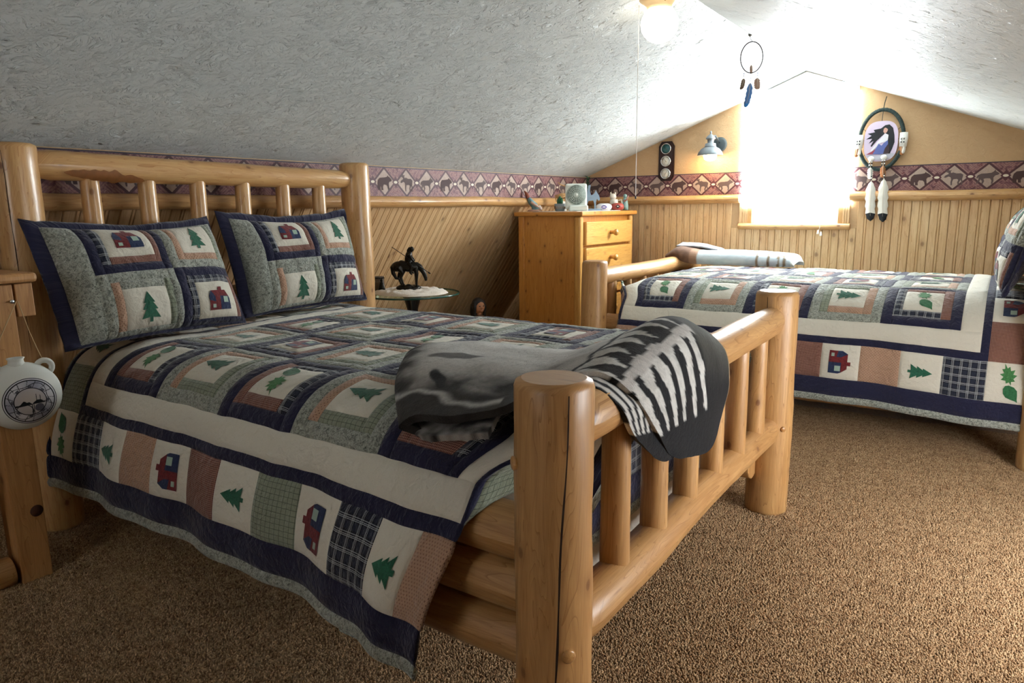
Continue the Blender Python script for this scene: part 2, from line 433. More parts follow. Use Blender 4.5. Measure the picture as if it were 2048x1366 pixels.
# floor
mb = MB(); mb.box(XF0-.1, XF1+.1, YB-.1, YG+.1, -.08, 0)
struct(mb.build('floor', M_CARPET))
FLOOR = bpy.data.objects['floor']
def tuft_mat():
    t = NT('carpet_tuft'); a = t.n('VertexColor', layer_name='Col').outputs[0]; geo = t.n('NewGeometry').outputs['Position']
    n = t.noise(geo, 5, 3, .6, .6); n2 = t.noise(geo, 55, 2, .6)
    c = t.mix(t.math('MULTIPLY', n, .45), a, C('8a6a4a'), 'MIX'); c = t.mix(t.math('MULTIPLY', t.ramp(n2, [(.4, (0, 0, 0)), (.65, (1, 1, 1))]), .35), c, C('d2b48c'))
    t.set(Base_Color=c, Roughness=.95); t.b.inputs['Specular IOR Level'].default_value = .1; return t.m
def carpet_pile():
    # one square of pile, about 800 yarn ends, repeated over the visible floor
    rng = np.random.default_rng(3); W = .12; n = 28; V = []; Fc = []; cols = []
    pal = [C('83654a'), C('9c7a5a'), C('b08e6a'), C('be9e79')]
    for i in range(n):
        for j in range(n):
            cx = (i+.5+rng.uniform(-.45, .45))/n*W-W/2; cy = (j+.5+rng.uniform(-.45, .45))/n*W-W/2
            r = rng.uniform(.0019, .0029); h = rng.uniform(.006, .0105); tx, ty = rng.uniform(-.003, .003, 2); b = len(V); c = pal[rng.integers(0, 4)]
            for q, (rr, zz) in enumerate(((r*.8, 0), (r*1.1, h*.55), (r*.8, h*.9))):
                for k in range(5):
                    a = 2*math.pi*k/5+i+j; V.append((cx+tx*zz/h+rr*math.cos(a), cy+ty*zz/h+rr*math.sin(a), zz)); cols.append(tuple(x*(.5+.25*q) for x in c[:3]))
            V.append((cx+tx, cy+ty, h)); cols.append(c[:3])
            for q in range(2):
                for k in range(5): Fc.append((b+q*5+k, b+q*5+(k+1) % 5, b+q*5+5+(k+1) % 5, b+q*5+5+k))
            for k in range(5): Fc.append((b+10+k, b+10+(k+1) % 5, b+15))
    tm = mesh_data('tuft', V, Fc, tuft_mat()); at = tm.color_attributes.new('Col', 'FLOAT_COLOR', 'POINT')
    cc_ = np.ones((len(V), 4), dtype=np.float32); cc_[:, :3] = np.array(cols); at.data.foreach_set('color', cc_.reshape(-1))
    tu = bpy.data.objects.new('tuft', tm)
    P = set()
    for x0, x1, y0, y1 in ((-.42, 2.3, -1.1, .6), (2.1, 4.1, -1.1, 3.2), (1.0, 2.3, .3, 3.2), (-.9, 1.2, 1.6, 3.4)):
        for i in range(int(x0/W), int(x1/W)+1):
            for j in range(int(y0/W), int(y1/W)+1): P.add((i, j))
    P = np.array([(i*W, j*W, 0) for i, j in P]); me = bpy.data.meshes.new('carpet_pile'); me.vertices.add(len(P)); me.vertices.foreach_set('co', P.astype(np.float32).reshape(-1))
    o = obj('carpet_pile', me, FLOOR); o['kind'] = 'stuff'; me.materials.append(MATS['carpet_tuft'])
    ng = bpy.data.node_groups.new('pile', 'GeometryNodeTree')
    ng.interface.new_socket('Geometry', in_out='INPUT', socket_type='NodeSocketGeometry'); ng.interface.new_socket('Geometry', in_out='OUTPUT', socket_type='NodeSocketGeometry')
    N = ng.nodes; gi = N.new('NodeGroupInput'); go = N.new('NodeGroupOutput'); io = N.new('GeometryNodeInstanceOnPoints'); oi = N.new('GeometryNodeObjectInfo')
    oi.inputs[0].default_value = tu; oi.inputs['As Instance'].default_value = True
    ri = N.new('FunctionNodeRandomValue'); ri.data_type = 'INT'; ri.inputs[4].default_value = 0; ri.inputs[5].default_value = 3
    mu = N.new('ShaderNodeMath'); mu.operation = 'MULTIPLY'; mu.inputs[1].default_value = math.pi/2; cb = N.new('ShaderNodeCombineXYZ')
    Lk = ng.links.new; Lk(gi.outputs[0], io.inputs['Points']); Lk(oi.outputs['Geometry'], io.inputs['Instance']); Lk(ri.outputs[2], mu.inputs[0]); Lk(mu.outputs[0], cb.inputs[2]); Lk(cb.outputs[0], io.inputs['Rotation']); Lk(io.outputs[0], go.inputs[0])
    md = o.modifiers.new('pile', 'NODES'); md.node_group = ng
carpet_pile()
# ceiling: two slopes with thickness
V = []; Fc = []
for y in (YB-.1, YG+.1):
    V += [(XL, y, ZK), (RX, y, RZ), (XR, y, ZK), (XR+.1, y, ZK+.09), (RX, y, RZ+.1), (XL-.1, y, ZK+.09)]
Fc = [(0, 1, 7, 6), (1, 2, 8, 7), (2, 3, 9, 8), (3, 4, 10, 9), (4, 5, 11, 10), (5, 0, 6, 11), (0, 5, 4, 1), (1, 4, 3, 2), (6, 7, 10, 11), (7, 8, 9, 10)]
struct(obj('ceiling', mesh_data('ceiling', V, Fc, M_CEIL, None, False)))

def side_wall(name, sgn, x0, hole=None):
    th = .06*sgn; mb = MB()
    xz = lambda z: x0-sgn*LEAN*(ZTR-z) if z < ZTR else x0
    def seg(ya, yb, zs):
        prof = [(xz(z), z) for z in zs]+[(xz(z)-th, z) for z in reversed(zs)]; n = len(prof)
        V = [(x, y, z) for y in (ya, yb) for x, z in prof]
        mb.add(V, [(i, (i+1) % n, n+(i+1) % n, n+i) for i in range(n)]+[tuple(range(n)), tuple(range(2*n-1, n-1, -1))], None, False)
    if hole:
        ya, yb, z0, z1 = hole
        seg(YB, ya, [ZK+.02, ZTR, 0]); seg(yb, YG+.05, [ZK+.02, ZTR, 0]); seg(ya, yb, [ZK+.02, ZTR, z1]); seg(ya, yb, [z0, 0])
    else: seg(YB, YG+.05, [ZK+.02, ZTR, 0])
    return struct(mb.build(name, M_OCHRE))
wall_left = side_wall('wall_left', 1, XL); wall_right = side_wall('wall_right', -1, XR, (W2Y0, W2Y1, W2Z0, W2Z1))

# gable wall with the window opening
WX0, WX1, WZ0, WZ1 = 1.236, 1.897, 1.030, 1.93
def gable(name, y, holes, thick):
    def top(x): return ZK+(RZ-ZK)*(1-abs(x-RX)/(RX-XL)) if x < RX else RZ+(ZK-RZ)*((x-RX)/(XR-RX))
    mb = MB()
    def slab(pts):
        n = len(pts); V = [(x, y, z) for x, z in pts]+[(x, y+thick, z) for x, z in pts]
        mb.add(V, [tuple(range(n)), tuple(range(2*n-1, n-1, -1))]+[(i, n+i, n+(i+1) % n, (i+1) % n) for i in range(n)], None, False)
    if holes:
        x0, x1, z0, z1 = holes
        slab([(XF0, 0), (x0, 0), (x0, top(x0)+.02), (XL, ZK+.02), (XL, ZTR)])
        slab([(x1, 0), (XF1, 0), (XR, ZTR), (XR, ZK+.02), (x1, top(x1)+.02)])
        slab([(x0, 0), (x1, 0), (x1, z0), (x0, z0)])
        slab([(x0, z1), (x1, z1), (x1, top(x1)+.02), (RX, RZ+.02), (x0, top(x0)+.02)])
    else:
        slab([(XF0, 0), (XF1, 0), (XR, ZTR), (XR, ZK+.02), (RX, RZ+.02), (XL, ZK+.02), (XL, ZTR)])
    return struct(mb.build(name, M_OCHRE))
wall_far = gable('wall_far', YG, (WX0, WX1, WZ0, WZ1), .1)
wall_back = gable('wall_back', YB, (1.25, 1.95, 1.0, 1.85), -.1)

# beadboard: every board its own piece
BW = .112
def board_mesh(w_, L, cut=None):
    h = w_/2
    pr = [(0, 0), (0, .005), (.003, .010), (h-.011, .010), (h-.008, .004), (h-.004, .010), (h+.004, .010), (h+.008, .004), (h+.011, .010), (w_-.003, .010), (w_, .005), (w_, 0)]
    n = len(pr); V = []; uv = []
    for zi in (0, L):
        for (x, y) in pr:
            z = zi if (cut is None or zi == 0) else L+cut*(x/w_)
            V.append((x, y, z)); uv.append((x, z))
    Fc = [(i, i+1, n+i+1, n+i) for i in range(n-1)]+[tuple(range(n, 2*n))]
    return mesh_data('board', V, Fc, M_BOARD, uv, False)
Ld = math.hypot(ZTR, LEAN*ZTR)-.004
bm_left = board_mesh(BW-.002, Ld)
d = Vector((-LEAN, 0, -1)).normalized(); nrm = Vector((-d.z, 0, d.x))
y = YG-.012
while y > YB+BW:
    o = obj('board', bm_left, wall_left)
    # local x -> -Y, local y -> inward normal, local z -> up along the wall
    M = Matrix((Vector((0, -1, 0)), nrm, -d)).transposed().to_4x4()
    M.translation = Vector((XF0, y, 0))+nrm*.0005
    o.matrix_world = M; y -= BW
cache = {}
x = XF0+.02
while x < XF1-BW:
    xm = x+BW/2
    if xm < XL: L = (xm-XF0)/LEAN-.03
    elif xm > XR: L = (XF1-xm)/LEAN-.03
    elif 1.13 < xm < 2.0: L = 1.0
    else: L = 1.222
    if L > .1:
        k = round(L, 3)
        if k not in cache: cache[k] = board_mesh(BW-.002, k)
        o = obj('board', cache[k], wall_far)
        M = Matrix((Vector((1, 0, 0)), Vector((0, -1, 0)), Vector((0, 0, 1)))).transposed().to_4x4()
        M.translation = (x, YG-.0005, 0); o.matrix_world = M
    x += BW
# boards beside the window, up to the log rail
for x0, w_ in ((WX0-.075, .07), (WX1+.005, .05)):
    o = obj('board', board_mesh(w_, .222), wall_far)
    M = Matrix((Vector((1, 0, 0)), Vector((0, -1, 0)), Vector((0, 0, 1)))).transposed().to_4x4()
    M.translation = (x0, YG-.0005, 1.0); o.matrix_world = M

# printed wallpaper border, with animals in the diamonds
BZ0, BZ1 = 1.250, 1.427
WOLF = [(-.50, -.02), (-.44, .10), (-.30, .17), (-.05, .18), (.14, .20), (.24, .27), (.30, .36), (.33, .27), (.42, .22), (.50, .14), (.42, .09), (.30, .05), (.24, -.05), (.26, -.22), (.22, -.36), (.16, -.36), (.17, -.20), (.10, -.08), (-.08, -.07), (-.18, -.10), (-.14, -.22), (-.20, -.36), (-.26, -.36), (-.24, -.20), (-.32, -.12), (-.36, -.24), (-.46, -.34), (-.50, -.30), (-.41, -.16), (-.40, .0), (-.46, -.08)]
BEAR = [(-.48, -.30), (-.50, -.05), (-.46, .12), (-.34, .24), (-.12, .26), (.08, .28), (.18, .30), (.24, .38), (.29, .32), (.40, .27), (.52, .16), (.50, .09), (.36, .06), (.30, -.02), (.32, -.20), (.36, -.34), (.24, -.36), (.20, -.18), (.12, -.10), (-.06, -.08), (-.12, -.20), (-.10, -.36), (-.24, -.36), (-.26, -.18), (-.30, -.20), (-.30, -.36), (-.46, -.36)]
MOOSE = [(.44, .02), (.46, .16), (.34, .24), (.12, .24), (-.04, .30), (-.12, .26), (-.16, .34), (-.10, .44), (-.20, .40), (-.26, .46), (-.30, .38), (-.40, .42), (-.36, .32), (-.26, .28), (-.24, .22), (-.40, .14), (-.46, .04), (-.38, .01), (-.24, .08), (-.14, .04), (-.10, -.06), (-.12, -.24), (-.10, -.40), (-.04, -.40), (-.04, -.22), (.0, -.08), (.18, -.06), (.24, -.12), (.20, -.26), (.24, -.40), (.30, -.40), (.29, -.24), (.36, -.12), (.40, -.26), (.38, -.40), (.44, -.40), (.46, -.22), (.42, -.08)]
def border(wall, o0, du, length, phase, nvec, first=0):
    o0, du, nvec = Vector(o0), Vector(du), Vector(nvec)
    H = BZ1-BZ0
    pts = [o0, o0+du*length, o0+du*length+Vector((0, 0, H)), o0+Vector((0, 0, H))]
    V = [p+nvec*.002 for p in pts]
    bo = obj('wallpaper_border', mesh_data('wallpaper_border', V, [(0, 1, 2, 3)], M_BORDER, [(phase, 0), (phase+length, 0), (phase+length, 1), (phase, 1)], False), wall)
    k = int(phase/.19)
    while True:
        c = (k+.5)*.19-phase
        if c > length-.06: break
        if c > .06:
            poly, sc, nm, mt = ((MOOSE, .118, 'printed_moose', M_PRINT2), (WOLF, .125, 'printed_wolf', M_PRINT2), (BEAR, .118, 'printed_bear', M_PRINT))[k % 3]
            V = [o0+du*(c+a*sc)+Vector((0, 0, H*.47+b*sc))+nvec*.0028 for a, b in poly]
            obj(nm, mesh_data(nm, V, [tuple(range(len(V)))], mt, None, False), bo)
        k += 1
border(wall_left, (XL, YB, BZ0), (0, 1, 0), YG-YB, 0.02, (1, 0, 0))
border(wall_far, (XL, YG, BZ0), (1, 0, 0), 1.42, 7.60, (0, -1, 0))
border(wall_far, (1.90, YG, BZ0), (1, 0, 0), XR-1.90, 7.60+1.90-XL, (0, -1, 0))

# half-log rails along the walls
for k, (a, b) in enumerate((((XL+.012, YB, 1.222), (XL+.012, YG, 1.222)), ((XL, YG-.012, 1.224), (1.165, YG-.012, 1.224)), ((1.945, YG-.012, 1.224), (XR, YG-.012, 1.224)))):
    struct(log_mesh(a, b, .036, .034, 40+k, 14, .003, .005).build('trim_%d' % (k+1), M_LOG))

# window: jambs, sash, pane, sill
M_GLASS = NT('window_glass'); gt = M_GLASS
gt_mix = gt.n('MixShader', {0: .08, 1: gt.n('BsdfTransparent', {0: (1, 1, 1, 1)}).outputs[0], 2: gt.n('BsdfGlossy', {'Roughness': .02}).outputs[0]})
gt.t.links.new(gt_mix.outputs[0], gt.t.nodes['Material Output'].inputs[0]); M_GLASS = gt.m
win = bpy.data.objects.new('window_1', None); link(win); win.location = (1.566, YG, WZ0); struct(win)
def wbox(name, b, m, bev=.004, along='z'):
    mb = MB(); mb.box(*b, bev, 0, along); o = mb.build(name, m, win); o.matrix_parent_inverse = Matrix.Translation(-Vector(win.location)); return o
wbox('jamb', (WX0-.012, WX0+.024, YG-.009, YG+.09, WZ0, WZ1), M_LOG)
wbox('jamb', (WX1-.024, WX1+.012, YG-.009, YG+.09, WZ0, WZ1), M_LOG)
wbox('head_jamb', (WX0, WX1, YG-.009, YG+.09, WZ1-.02, WZ1), M_LOG, along='x')
M_VINYL = plain('white_vinyl', 'f2f2ee', .4)
for zc in (WZ0+.012, WZ0+.44, WZ1-.032): wbox('sash_rail', (WX0+.024, WX1-.024, YG+.045, YG+.075, zc-.012, zc+.012), M_VINYL, along='x')
for xc in (WX0+.036, WX1-.036): wbox('sash_stile', (xc-.012, xc+.012, YG+.045, YG+.075, WZ0+.024, WZ1-.044), M_VINYL)
for z0, z1 in ((WZ0+.024, WZ0+.428), (WZ0+.452, WZ1-.044)):
    wbox('pane', (WX0+.048, WX1-.048, YG+.058, YG+.062, z0, z1), M_GLASS, 0)
sl = log_mesh((1.164, YG-.018, 1.012), (1.962, YG-.018, 1.012), .024, .023, 77, 14, .004, .003).build('window_sill', M_LOG, win)
sl.matrix_parent_inverse = Matrix.Translation(-Vector(win.location))
# unseen roof window added for the fill: frame and pane
w2 = bpy.data.objects.new('fill_window_2', None); link(w2); w2.location = (XR+LEAN*(ZTR-W2Z0), (W2Y0+W2Y1)/2, W2Z0); struct(w2)
w2.rotation_euler = (0, -math.atan(LEAN), 0)      # local z runs up the slope
hl, hw = math.hypot(1, LEAN)*(W2Z1-W2Z0), (W2Y1-W2Y0)/2
for nm, bx in (('frame_rail', (-.01, .06, -hw, hw, 0, .04)), ('frame_rail', (-.01, .06, -hw, hw, hl-.04, hl)), ('frame_stile', (-.01, .06, -hw, -hw+.04, .04, hl-.04)), ('frame_stile', (-.01, .06, hw-.04, hw, .04, hl-.04))):
    mb = MB(); mb.box(*bx, .004); mb.build(nm, M_LOG, w2)
mb = MB(); mb.box(.028, .032, -hw+.04, hw-.04, .04, hl-.04); mb.build('pane', M_GLASS, w2)
w3 = bpy.data.objects.new('fill_window_3', None); link(w3); w3.location = (1.6, YB, 1.0); struct(w3)  # rear window added behind the camera for its fill light
for nm, bx in (('frame_rail', (-.35, .35, -.08, .02, 0, .04)), ('frame_rail', (-.35, .35, -.08, .02, .81, .85)), ('frame_stile', (-.35, -.31, -.08, .02, .04, .81)), ('frame_stile', (.31, .35, -.08, .02, .04, .81))):
    mb = MB(); mb.box(*bx, .004); mb.build(nm, M_LOG, w3)
mb = MB(); mb.box(-.31, .31, -.05, -.046, .04, .81); mb.build('pane', M_GLASS, w3)
# wall glare above the blind, painted as a white panel up to the ridge
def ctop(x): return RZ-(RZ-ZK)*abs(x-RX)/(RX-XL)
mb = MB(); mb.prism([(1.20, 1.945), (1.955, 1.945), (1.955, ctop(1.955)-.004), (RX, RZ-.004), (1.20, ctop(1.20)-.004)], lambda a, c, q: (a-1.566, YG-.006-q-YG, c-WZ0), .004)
mb.build('glare_panel', plain('white_glare', 'f0eee6', .6), win)
# lift cord with two tassels
cord = thing('lift_cord', 'thin white blind cord with two small tassels hanging below the window sill', 'cord', (1.765, YG-.05, .96))
MB().tube([(0, 0, .22), (0, 0, .05), (-.008, 0, .02)], .0013, 6).build('cord', M_VINYL, cord)
for dx, dz in ((-.010, 0.), (.010, -.012)):
    MB().lathe([(.002, .03), (.006, .024), (.009, .004), (.008, 0)], 10, (dx, 0, dz)).build('tassel', M_VINYL, cord)

# roller blind, daylight glowing through it
t = NT('blind_cloth'); t.set(Base_Color=C('f6f3ea'), Roughness=.8)
t.put(t.b.inputs['Emission Color'], (.89, .96, 1.0, 1)); t.put(t.b.inputs['Emission Strength'], BLIND_GLOW); M_BLIND = t.m
bl = thing('roller_blind', 'white roller blind glowing with daylight in the gable window', 'blind', (1.566, YG-.020, 1.16))
BXa, BXb = 1.178-1.566, 1.958-1.566
pts = [(BXa+.025, 0), (BXb-.025, 0), (BXb-.008, .006), (BXb, .025), (BXb-.018, .83), (BXa+.002, .83), (BXa, .025), (BXa+.008, .006)]
mb = MB(); mb.prism(pts, lambda a, b, q: (a, q, b), .002); mb.build('blind_cloth', M_BLIND, bl)
MB().tube([(BXa+.002, .012, .84), (BXb-.02, .012, .84)], .018, 14).build('roller', M_VINYL, bl)
mb = MB(); mb.box(BXa+.03, BXb-.03, .003, .010, .004, .024, .002); mb.build('bottom_bar', M_VINYL, bl)
for xx in (BXa-.002, BXb-.016):
    mb = MB(); mb.box(xx, xx+.006, -.01, .045, .815, .862, .001); mb.build('bracket', plain('bracket_metal', 'b8b8b4', .4, .8), bl)
# ================================================================== BEDS
BL_, BWD = 2.206, 1.60
M_CRACK = plain('dark_check', '2a170b', .9); M_PLUG = wood('dowel_plug', 'd2a468', 'b98448', '8f5a28', knots=0)
M_SCAR = plain('bark_scar', '9c6230', .6, var=.6, bscale=90)
def crack(parent, cx, cy, r, ang, z0, z1, w0=.0035, seed=0, drift=.25):
    """a drying split running down a post"""
    V = []; Fc = []; n = 26
    for i in range(n+1):
        q = i/n; z = z0+(z1-z0)*q; a = ang+drift*q+.05*mnoise.noise(Vector((q*4, seed, 0)))
        wd = w0*(.35+1.2*math.sin(math.pi*min(1, q*.9+.1))**.7)*(.8+.5*mnoise.noise(Vector((q*9, seed+3, 0))))/r
        for s in (-1, 1):
            rr = r*1.016+.0012
            V.append((cx+rr*math.cos(a+s*wd/2), cy+rr*math.sin(a+s*wd/2), z))
    for i in range(n): Fc.append((2*i, 2*i+1, 2*i+3, 2*i+2))
    obj('crack', mesh_data('crack', V, Fc, M_CRACK), parent)
def plug(parent, c, nrm, r=.012):
    nrm = Vector(nrm).normalized(); q = nrm.to_track_quat('Z', 'Y')
    MB().lathe([(r, -.006), (r, .002), (r*.8, .004), (0, .0045)], 14).build('plug', M_PLUG, parent, c, q.to_euler())
def make_bed(label, loc, rotz, near_sign):
    bed = thing('log_bed', label, 'bed', loc, rotz, 'log beds with quilts')
    R = .0775
    for k, (x, y, h) in enumerate(((0, 0, 1.42), (0, BWD, 1.42), (BL_, 0, .862), (BL_, BWD, .862))):
        log_mesh((x, y, 0), (x, y, h), R*1.0, R*.98, k+loc[0], 28, .016, .003).build('post', M_LOG if x == 0 else M_LOGD, bed)
    tr = log_mesh((0, .05, 1.350), (0, BWD-.05, 1.331), .054, .047, 11, 20, .004, .004, True).build('head_rail', M_LOG, bed)
    log_mesh((0, .05, .80), (0, BWD-.05, .80), .045, .045, 12, 18, .004, .004, True).build('head_rail', M_LOG, bed)
    log_mesh((BL_, .04, .752), (BL_, BWD-.04, .757), .055, .052, 13, 22, .004, .004, True).build('foot_rail', M_LOGD, bed)
    log_mesh((BL_, .04, .325), (BL_, BWD-.04, .345), .055, .050, 14, 22, .004, .005, True).build('foot_rail', M_LOGD, bed)
    for i in range(6):
        y = .25+.22*i
        log_mesh((0, y, .80), (0, y, 1.325), .037, .033, 20+i, 16, .004, .002).build('spindle', M_LOG, bed)
        log_mesh((BL_, y+.02, .33), (BL_, y+.02, .745), .035, .033, 30+i, 16, .004, .002).build('spindle', M_LOGD, bed)
    for sgn, y in ((1, .105), (-1, BWD-.105)):
        for k, z in enumerate((.470, .345, .215)):
            log_mesh((.03, y, z), (BL_-.03, y, z), .058, .062, 50+k, 18, .004, .004).build('side_rail', M_LOGD, bed)
    return bed
bed1 = make_bed('large log bed in the foreground, its footboard posts nearest the camera', (0, 0, 0), 0, -1)
bed2 = make_bed('log bed farther back under the window, its head to the right', (3.085, 4.255, 0), math.pi, 1)
crack(bed1, BL_, 0, .0775, -.66, .845, .02, .0032, 1, -.49)
crack(bed1, BL_, BWD, .0775, -1.75, .845, .30, .002, 2, .1)
crack(bed1, 0, BWD, .0765, -.95, .95, .45, .002, 3, .1)
crack(bed1, 0, 0, .0765, -.75, 1.40, .70, .002, 5, .12)
plug(bed1, (BL_-.052, -.058, .70), (-.65, -.75, 0), .014); plug(bed1, (BL_-.05, -.06, .23), (-.64, -.76, 0), .014)
plug(bed1, (BL_+.062, -.047, .33), (.8, -.6, 0), .014); plug(bed1, (BL_+.060, BWD-.052, .35), (.75, -.66, 0), .010)
# bark scar on the head rail: a thin patch hugging the log
V = []; Fc = []; na, nb = 30, 10
for i in range(na+1):
    for j in range(nb+1):
        q = i/na; y = .14+.30*q; a0 = -.42+.55*(j/nb-.5)*2*math.sin(math.pi*min(1, max(0, q)))**.55*(.75+.5*mnoise.noise(Vector((q*9, 0, 1))))-.25*q
        r = .0545*1.035; V.append((r*math.cos(a0), y, 1.347-.012*q+r*math.sin(a0)))
for i in range(na):
    for j in range(nb): a = i*(nb+1)+j; Fc.append((a, a+1, a+nb+2, a+nb+1))
obj('bark_scar', mesh_data('bark_scar', V, Fc, M_SCAR), bed1)

# ------------------------------------------------------------------ mattresses
def rounded_slab(x0, x1, y0, y1, z0, z1, r, n=6):
    mb = MB(); bm = bmesh.new(); bmesh.ops.create_cube(bm, size=1)
    for v in bm.verts: v.co = ((x0+x1)/2+v.co.x*(x1-x0), (y0+y1)/2+v.co.y*(y1-y0), (z0+z1)/2+v.co.z*(z1-z0))
    bmesh.ops.bevel(bm, geom=bm.edges[:], offset=r, segments=n, affect='EDGES', profile=.5)
    V = [tuple(v.co) for v in bm.verts]; bm.verts.index_update(); Fc = [tuple(v.index for v in f.verts) for f in bm.faces]; bm.free()
    return mb.add(V, Fc)
for nm, loc, rz, lab, ws in (('mattress', (0, 0, 0), 0, 'foreground log bed', 'foreground'), ('mattress', (3.085, 4.255, 0), math.pi, 'log bed under the window', 'window')):
    m_ = rounded_slab(.11, 2.045, .14, 1.46, .43, .662, .10).build('mattress', FAB['ticking'], None, loc, (0, 0, rz)); tag(m_, 'pale mattress under the quilt of the '+lab, 'mattress', 'mattresses')
    b_ = rounded_slab(.11, 2.06, .14, 1.46, .20, .425, .03, 3).build('box_spring', FAB['ticking'], None, loc, (0, 0, rz)); tag(b_, 'pale box spring beneath the mattress of the '+lab, 'box spring', 'box springs')

# ================================================================== QUILTS
BK = .335                     # quilt block
ZTOP = .700
def profile(deg_list):
    """turn angle as a function of path length -> (out, drop) table"""
    a = np.linspace(0, 1.0, 401); ang = np.radians(np.interp(a, [d[0] for d in deg_list], [d[1] for d in deg_list]))
    da = a[1]-a[0]
    out = np.concatenate([[0], np.cumsum(np.cos((ang[1:]+ang[:-1])/2)*da)]); dr = np.concatenate([[0], np.cumsum(np.sin((ang[1:]+ang[:-1])/2)*da)])
    return lambda q: (float(np.interp(q, a, out)), float(np.interp(q, a, dr)))
SIDE = profile([(0, 4), (.08, 12), (.22, 58), (.30, 72), (.42, 74), (.55, 86), (1, 88)])
SIDE2 = profile([(0, 6), (.15, 25), (.30, 55), (.36, 70), (.45, 76), (.60, 87), (1, 88)])
FOOT = profile([(0, 3), (.05, 10), (.16, 84), (.3, 90), (1, 90)])
class QuiltSurface:
    def __init__(s, tc, swing, seed, side_start=(.265, 1.335), crown=0., ztop=ZTOP, side=SIDE, pull=0., head=.86):
        s.crown = crown; s.side = side; s.pull = pull; s.head = head; s.ztop = ztop; s.tc, s.swing, s.seed = tc, swing, seed; s.a0, s.a1 = side_start
    def base(s, u, t):
        # u: along the bed from the head, t: across
        x = u if u > .25 else (.25-(.25-u)*s.head if u > .04 else .25-.21*s.head-(.04-u)*.15)
        dx = 0.; over = 0.
        if u > 1.95:
            o_, dx = FOOT(u-1.95); x = 1.95+o_; over = u-1.95
        dy = 0.; y = t; hang = 0.; sg_pull = s.pull
        if t < s.a0: o_, dy = s.side(s.a0-t); y = s.a0-o_; hang = s.a0-t; sg = -1
        elif t > s.a1: o_, dy = s.side(t-s.a1); y = s.a1+o_; hang = t-s.a1; sg = 1
        if over > 0 and hang > .02:      # corner: side panel turns in behind the post
            w_ = smoothstep((hang-.02)/.14)
            turn = max(0., over-.16); m = smoothstep((hang-.28)/.12); xi = 1.95+min(over, .16)+turn*(.42*(1-m)-.9*m)
            yi = y-sg*(turn*.78*(1-m)+min(turn*.5, .028)*m); zi = dy-turn*.10*(1-m)-.012*min(1., turn*12)*m
            x = x*(1-w_)+xi*w_; y2 = y*(1-w_)+yi*w_; d = (dx+dy)*(1-w_)+zi*w_
            y = y2
        else: d = dx+dy
        z = s.ztop-d
        if sg_pull and hang > .12: x -= sg_pull*smoothstep((hang-.12)/.14)*max(0., (min(u, 2.11)-1.6)/.51)**1.7
        k = smoothstep((hang-.22)/.3)
        if k > 0:
            uc = min(u, 2.11); sw = s.swing(uc, hang)           # hem hangs lower and swings out towards the foot
            z -= k*sw[0]; y += sg*k*sw[1]; x += k*sw[2]
            y += sg*k*.010*math.sin(uc*11+s.seed)+sg*k*.006*math.sin(uc*23+2*s.seed)
        f = 1-.8*k
        z += s.crown*max(0., 1-((t-.8)/.72)**2)*smoothstep((2.15-u)/.35)
        z += f*.006*mnoise.noise(Vector((x*5, y*5, s.seed)))+f*.0035*mnoise.noise(Vector((x*17, y*17, s.seed+3)))
        return Vector((x, y, z))
    def at(s, u, t, h=0.):
        e = .004; p = s.base(u, t)
        n = (s.base(u+e, t)-s.base(u-e, t)).cross(s.base(u, t+e)-s.base(u, t-e))
        n = n.normalized() if n.length > 1e-9 else Vector((0, 0, 1))
        return p+n*h
def puff(a, b, w_, hgt, H):
    """height of a stuffed patch at (a,b) inside a w x h rectangle"""
    e = min(a, w_-a, b, hgt-b); return H*math.sqrt(max(0., min(1., e/.018)))
def patch(name, S, m, u0, u1, t0, t1, parent, H=.006, step=.0165, uvoff=(0, 0)):
    nu = max(2, min(150, int((u1-u0)/step))); nt = max(2, min(150, int((t1-t0)/step)))
    def grid(a, b, n):
        g = [a+(b-a)*i/n for i in range(n+1)]
        e = min(.005, (b-a)*.12)
        return [a, a+e]+g[1:-1]+[b-e, b]
    U = grid(u0, u1, nu); T = grid(t0, t1, nt); V = []; uv = []
    for u in U:
        for t in T:
            V.append(S.at(u, t, puff(u-u0, t-t0, u1-u0, t1-t0, H))); uv.append((u+uvoff[0], t+uvoff[1]))
    m_ = len(T); Fc = [(i*m_+j, (i+1)*m_+j, (i+1)*m_+j+1, i*m_+j+1) for i in range(len(U)-1) for j in range(m_-1)]
    return obj(name, mesh_data(name, V, Fc, m, uv), parent)
def applique(name, S, m, poly, uc, tc, size, parent, rect, H=.006, lift=.0022, rot=0, cell=.018):
    """flat cut-out sewn on: polygon in (right, up) units of size; up = towards the head (-u)"""
    bm = bmesh.new(); vs_ = []
    for a, b in poly:
        if rot: a, b = a*math.cos(rot)-b*math.sin(rot), a*math.sin(rot)+b*math.cos(rot)
        vs_.append(bm.verts.new((uc-b*size, tc+a*size, 0)))
    bm.faces.new(vs_)
    for ax in (0, 1):
        lo = min(v.co[ax] for v in bm.verts); hi = max(v.co[ax] for v in bm.verts); c = lo+cell
        while c < hi:
            nn = Vector((1, 0, 0)) if ax == 0 else Vector((0, 1, 0))
            bmesh.ops.bisect_plane(bm, geom=bm.verts[:]+bm.edges[:]+bm.faces[:], plane_co=nn*c, plane_no=nn); c += cell
    bmesh.ops.triangulate(bm, faces=[f for f in bm.faces if len(f.verts) > 4])
    u0, u1, t0, t1 = rect; bm.verts.index_update(); V = []; uv = []
    for v in bm.verts:
        V.append(S.at(v.co.x, v.co.y, puff(v.co.x-u0, v.co.y-t0, u1-u0, t1-t0, H)+lift)); uv.append((v.co.x, v.co.y))
    Fc = [tuple(v.index for v in f.verts) for f in bm.faces]; bm.free()
    return obj(name, mesh_data(name, V, Fc, m, uv), parent)
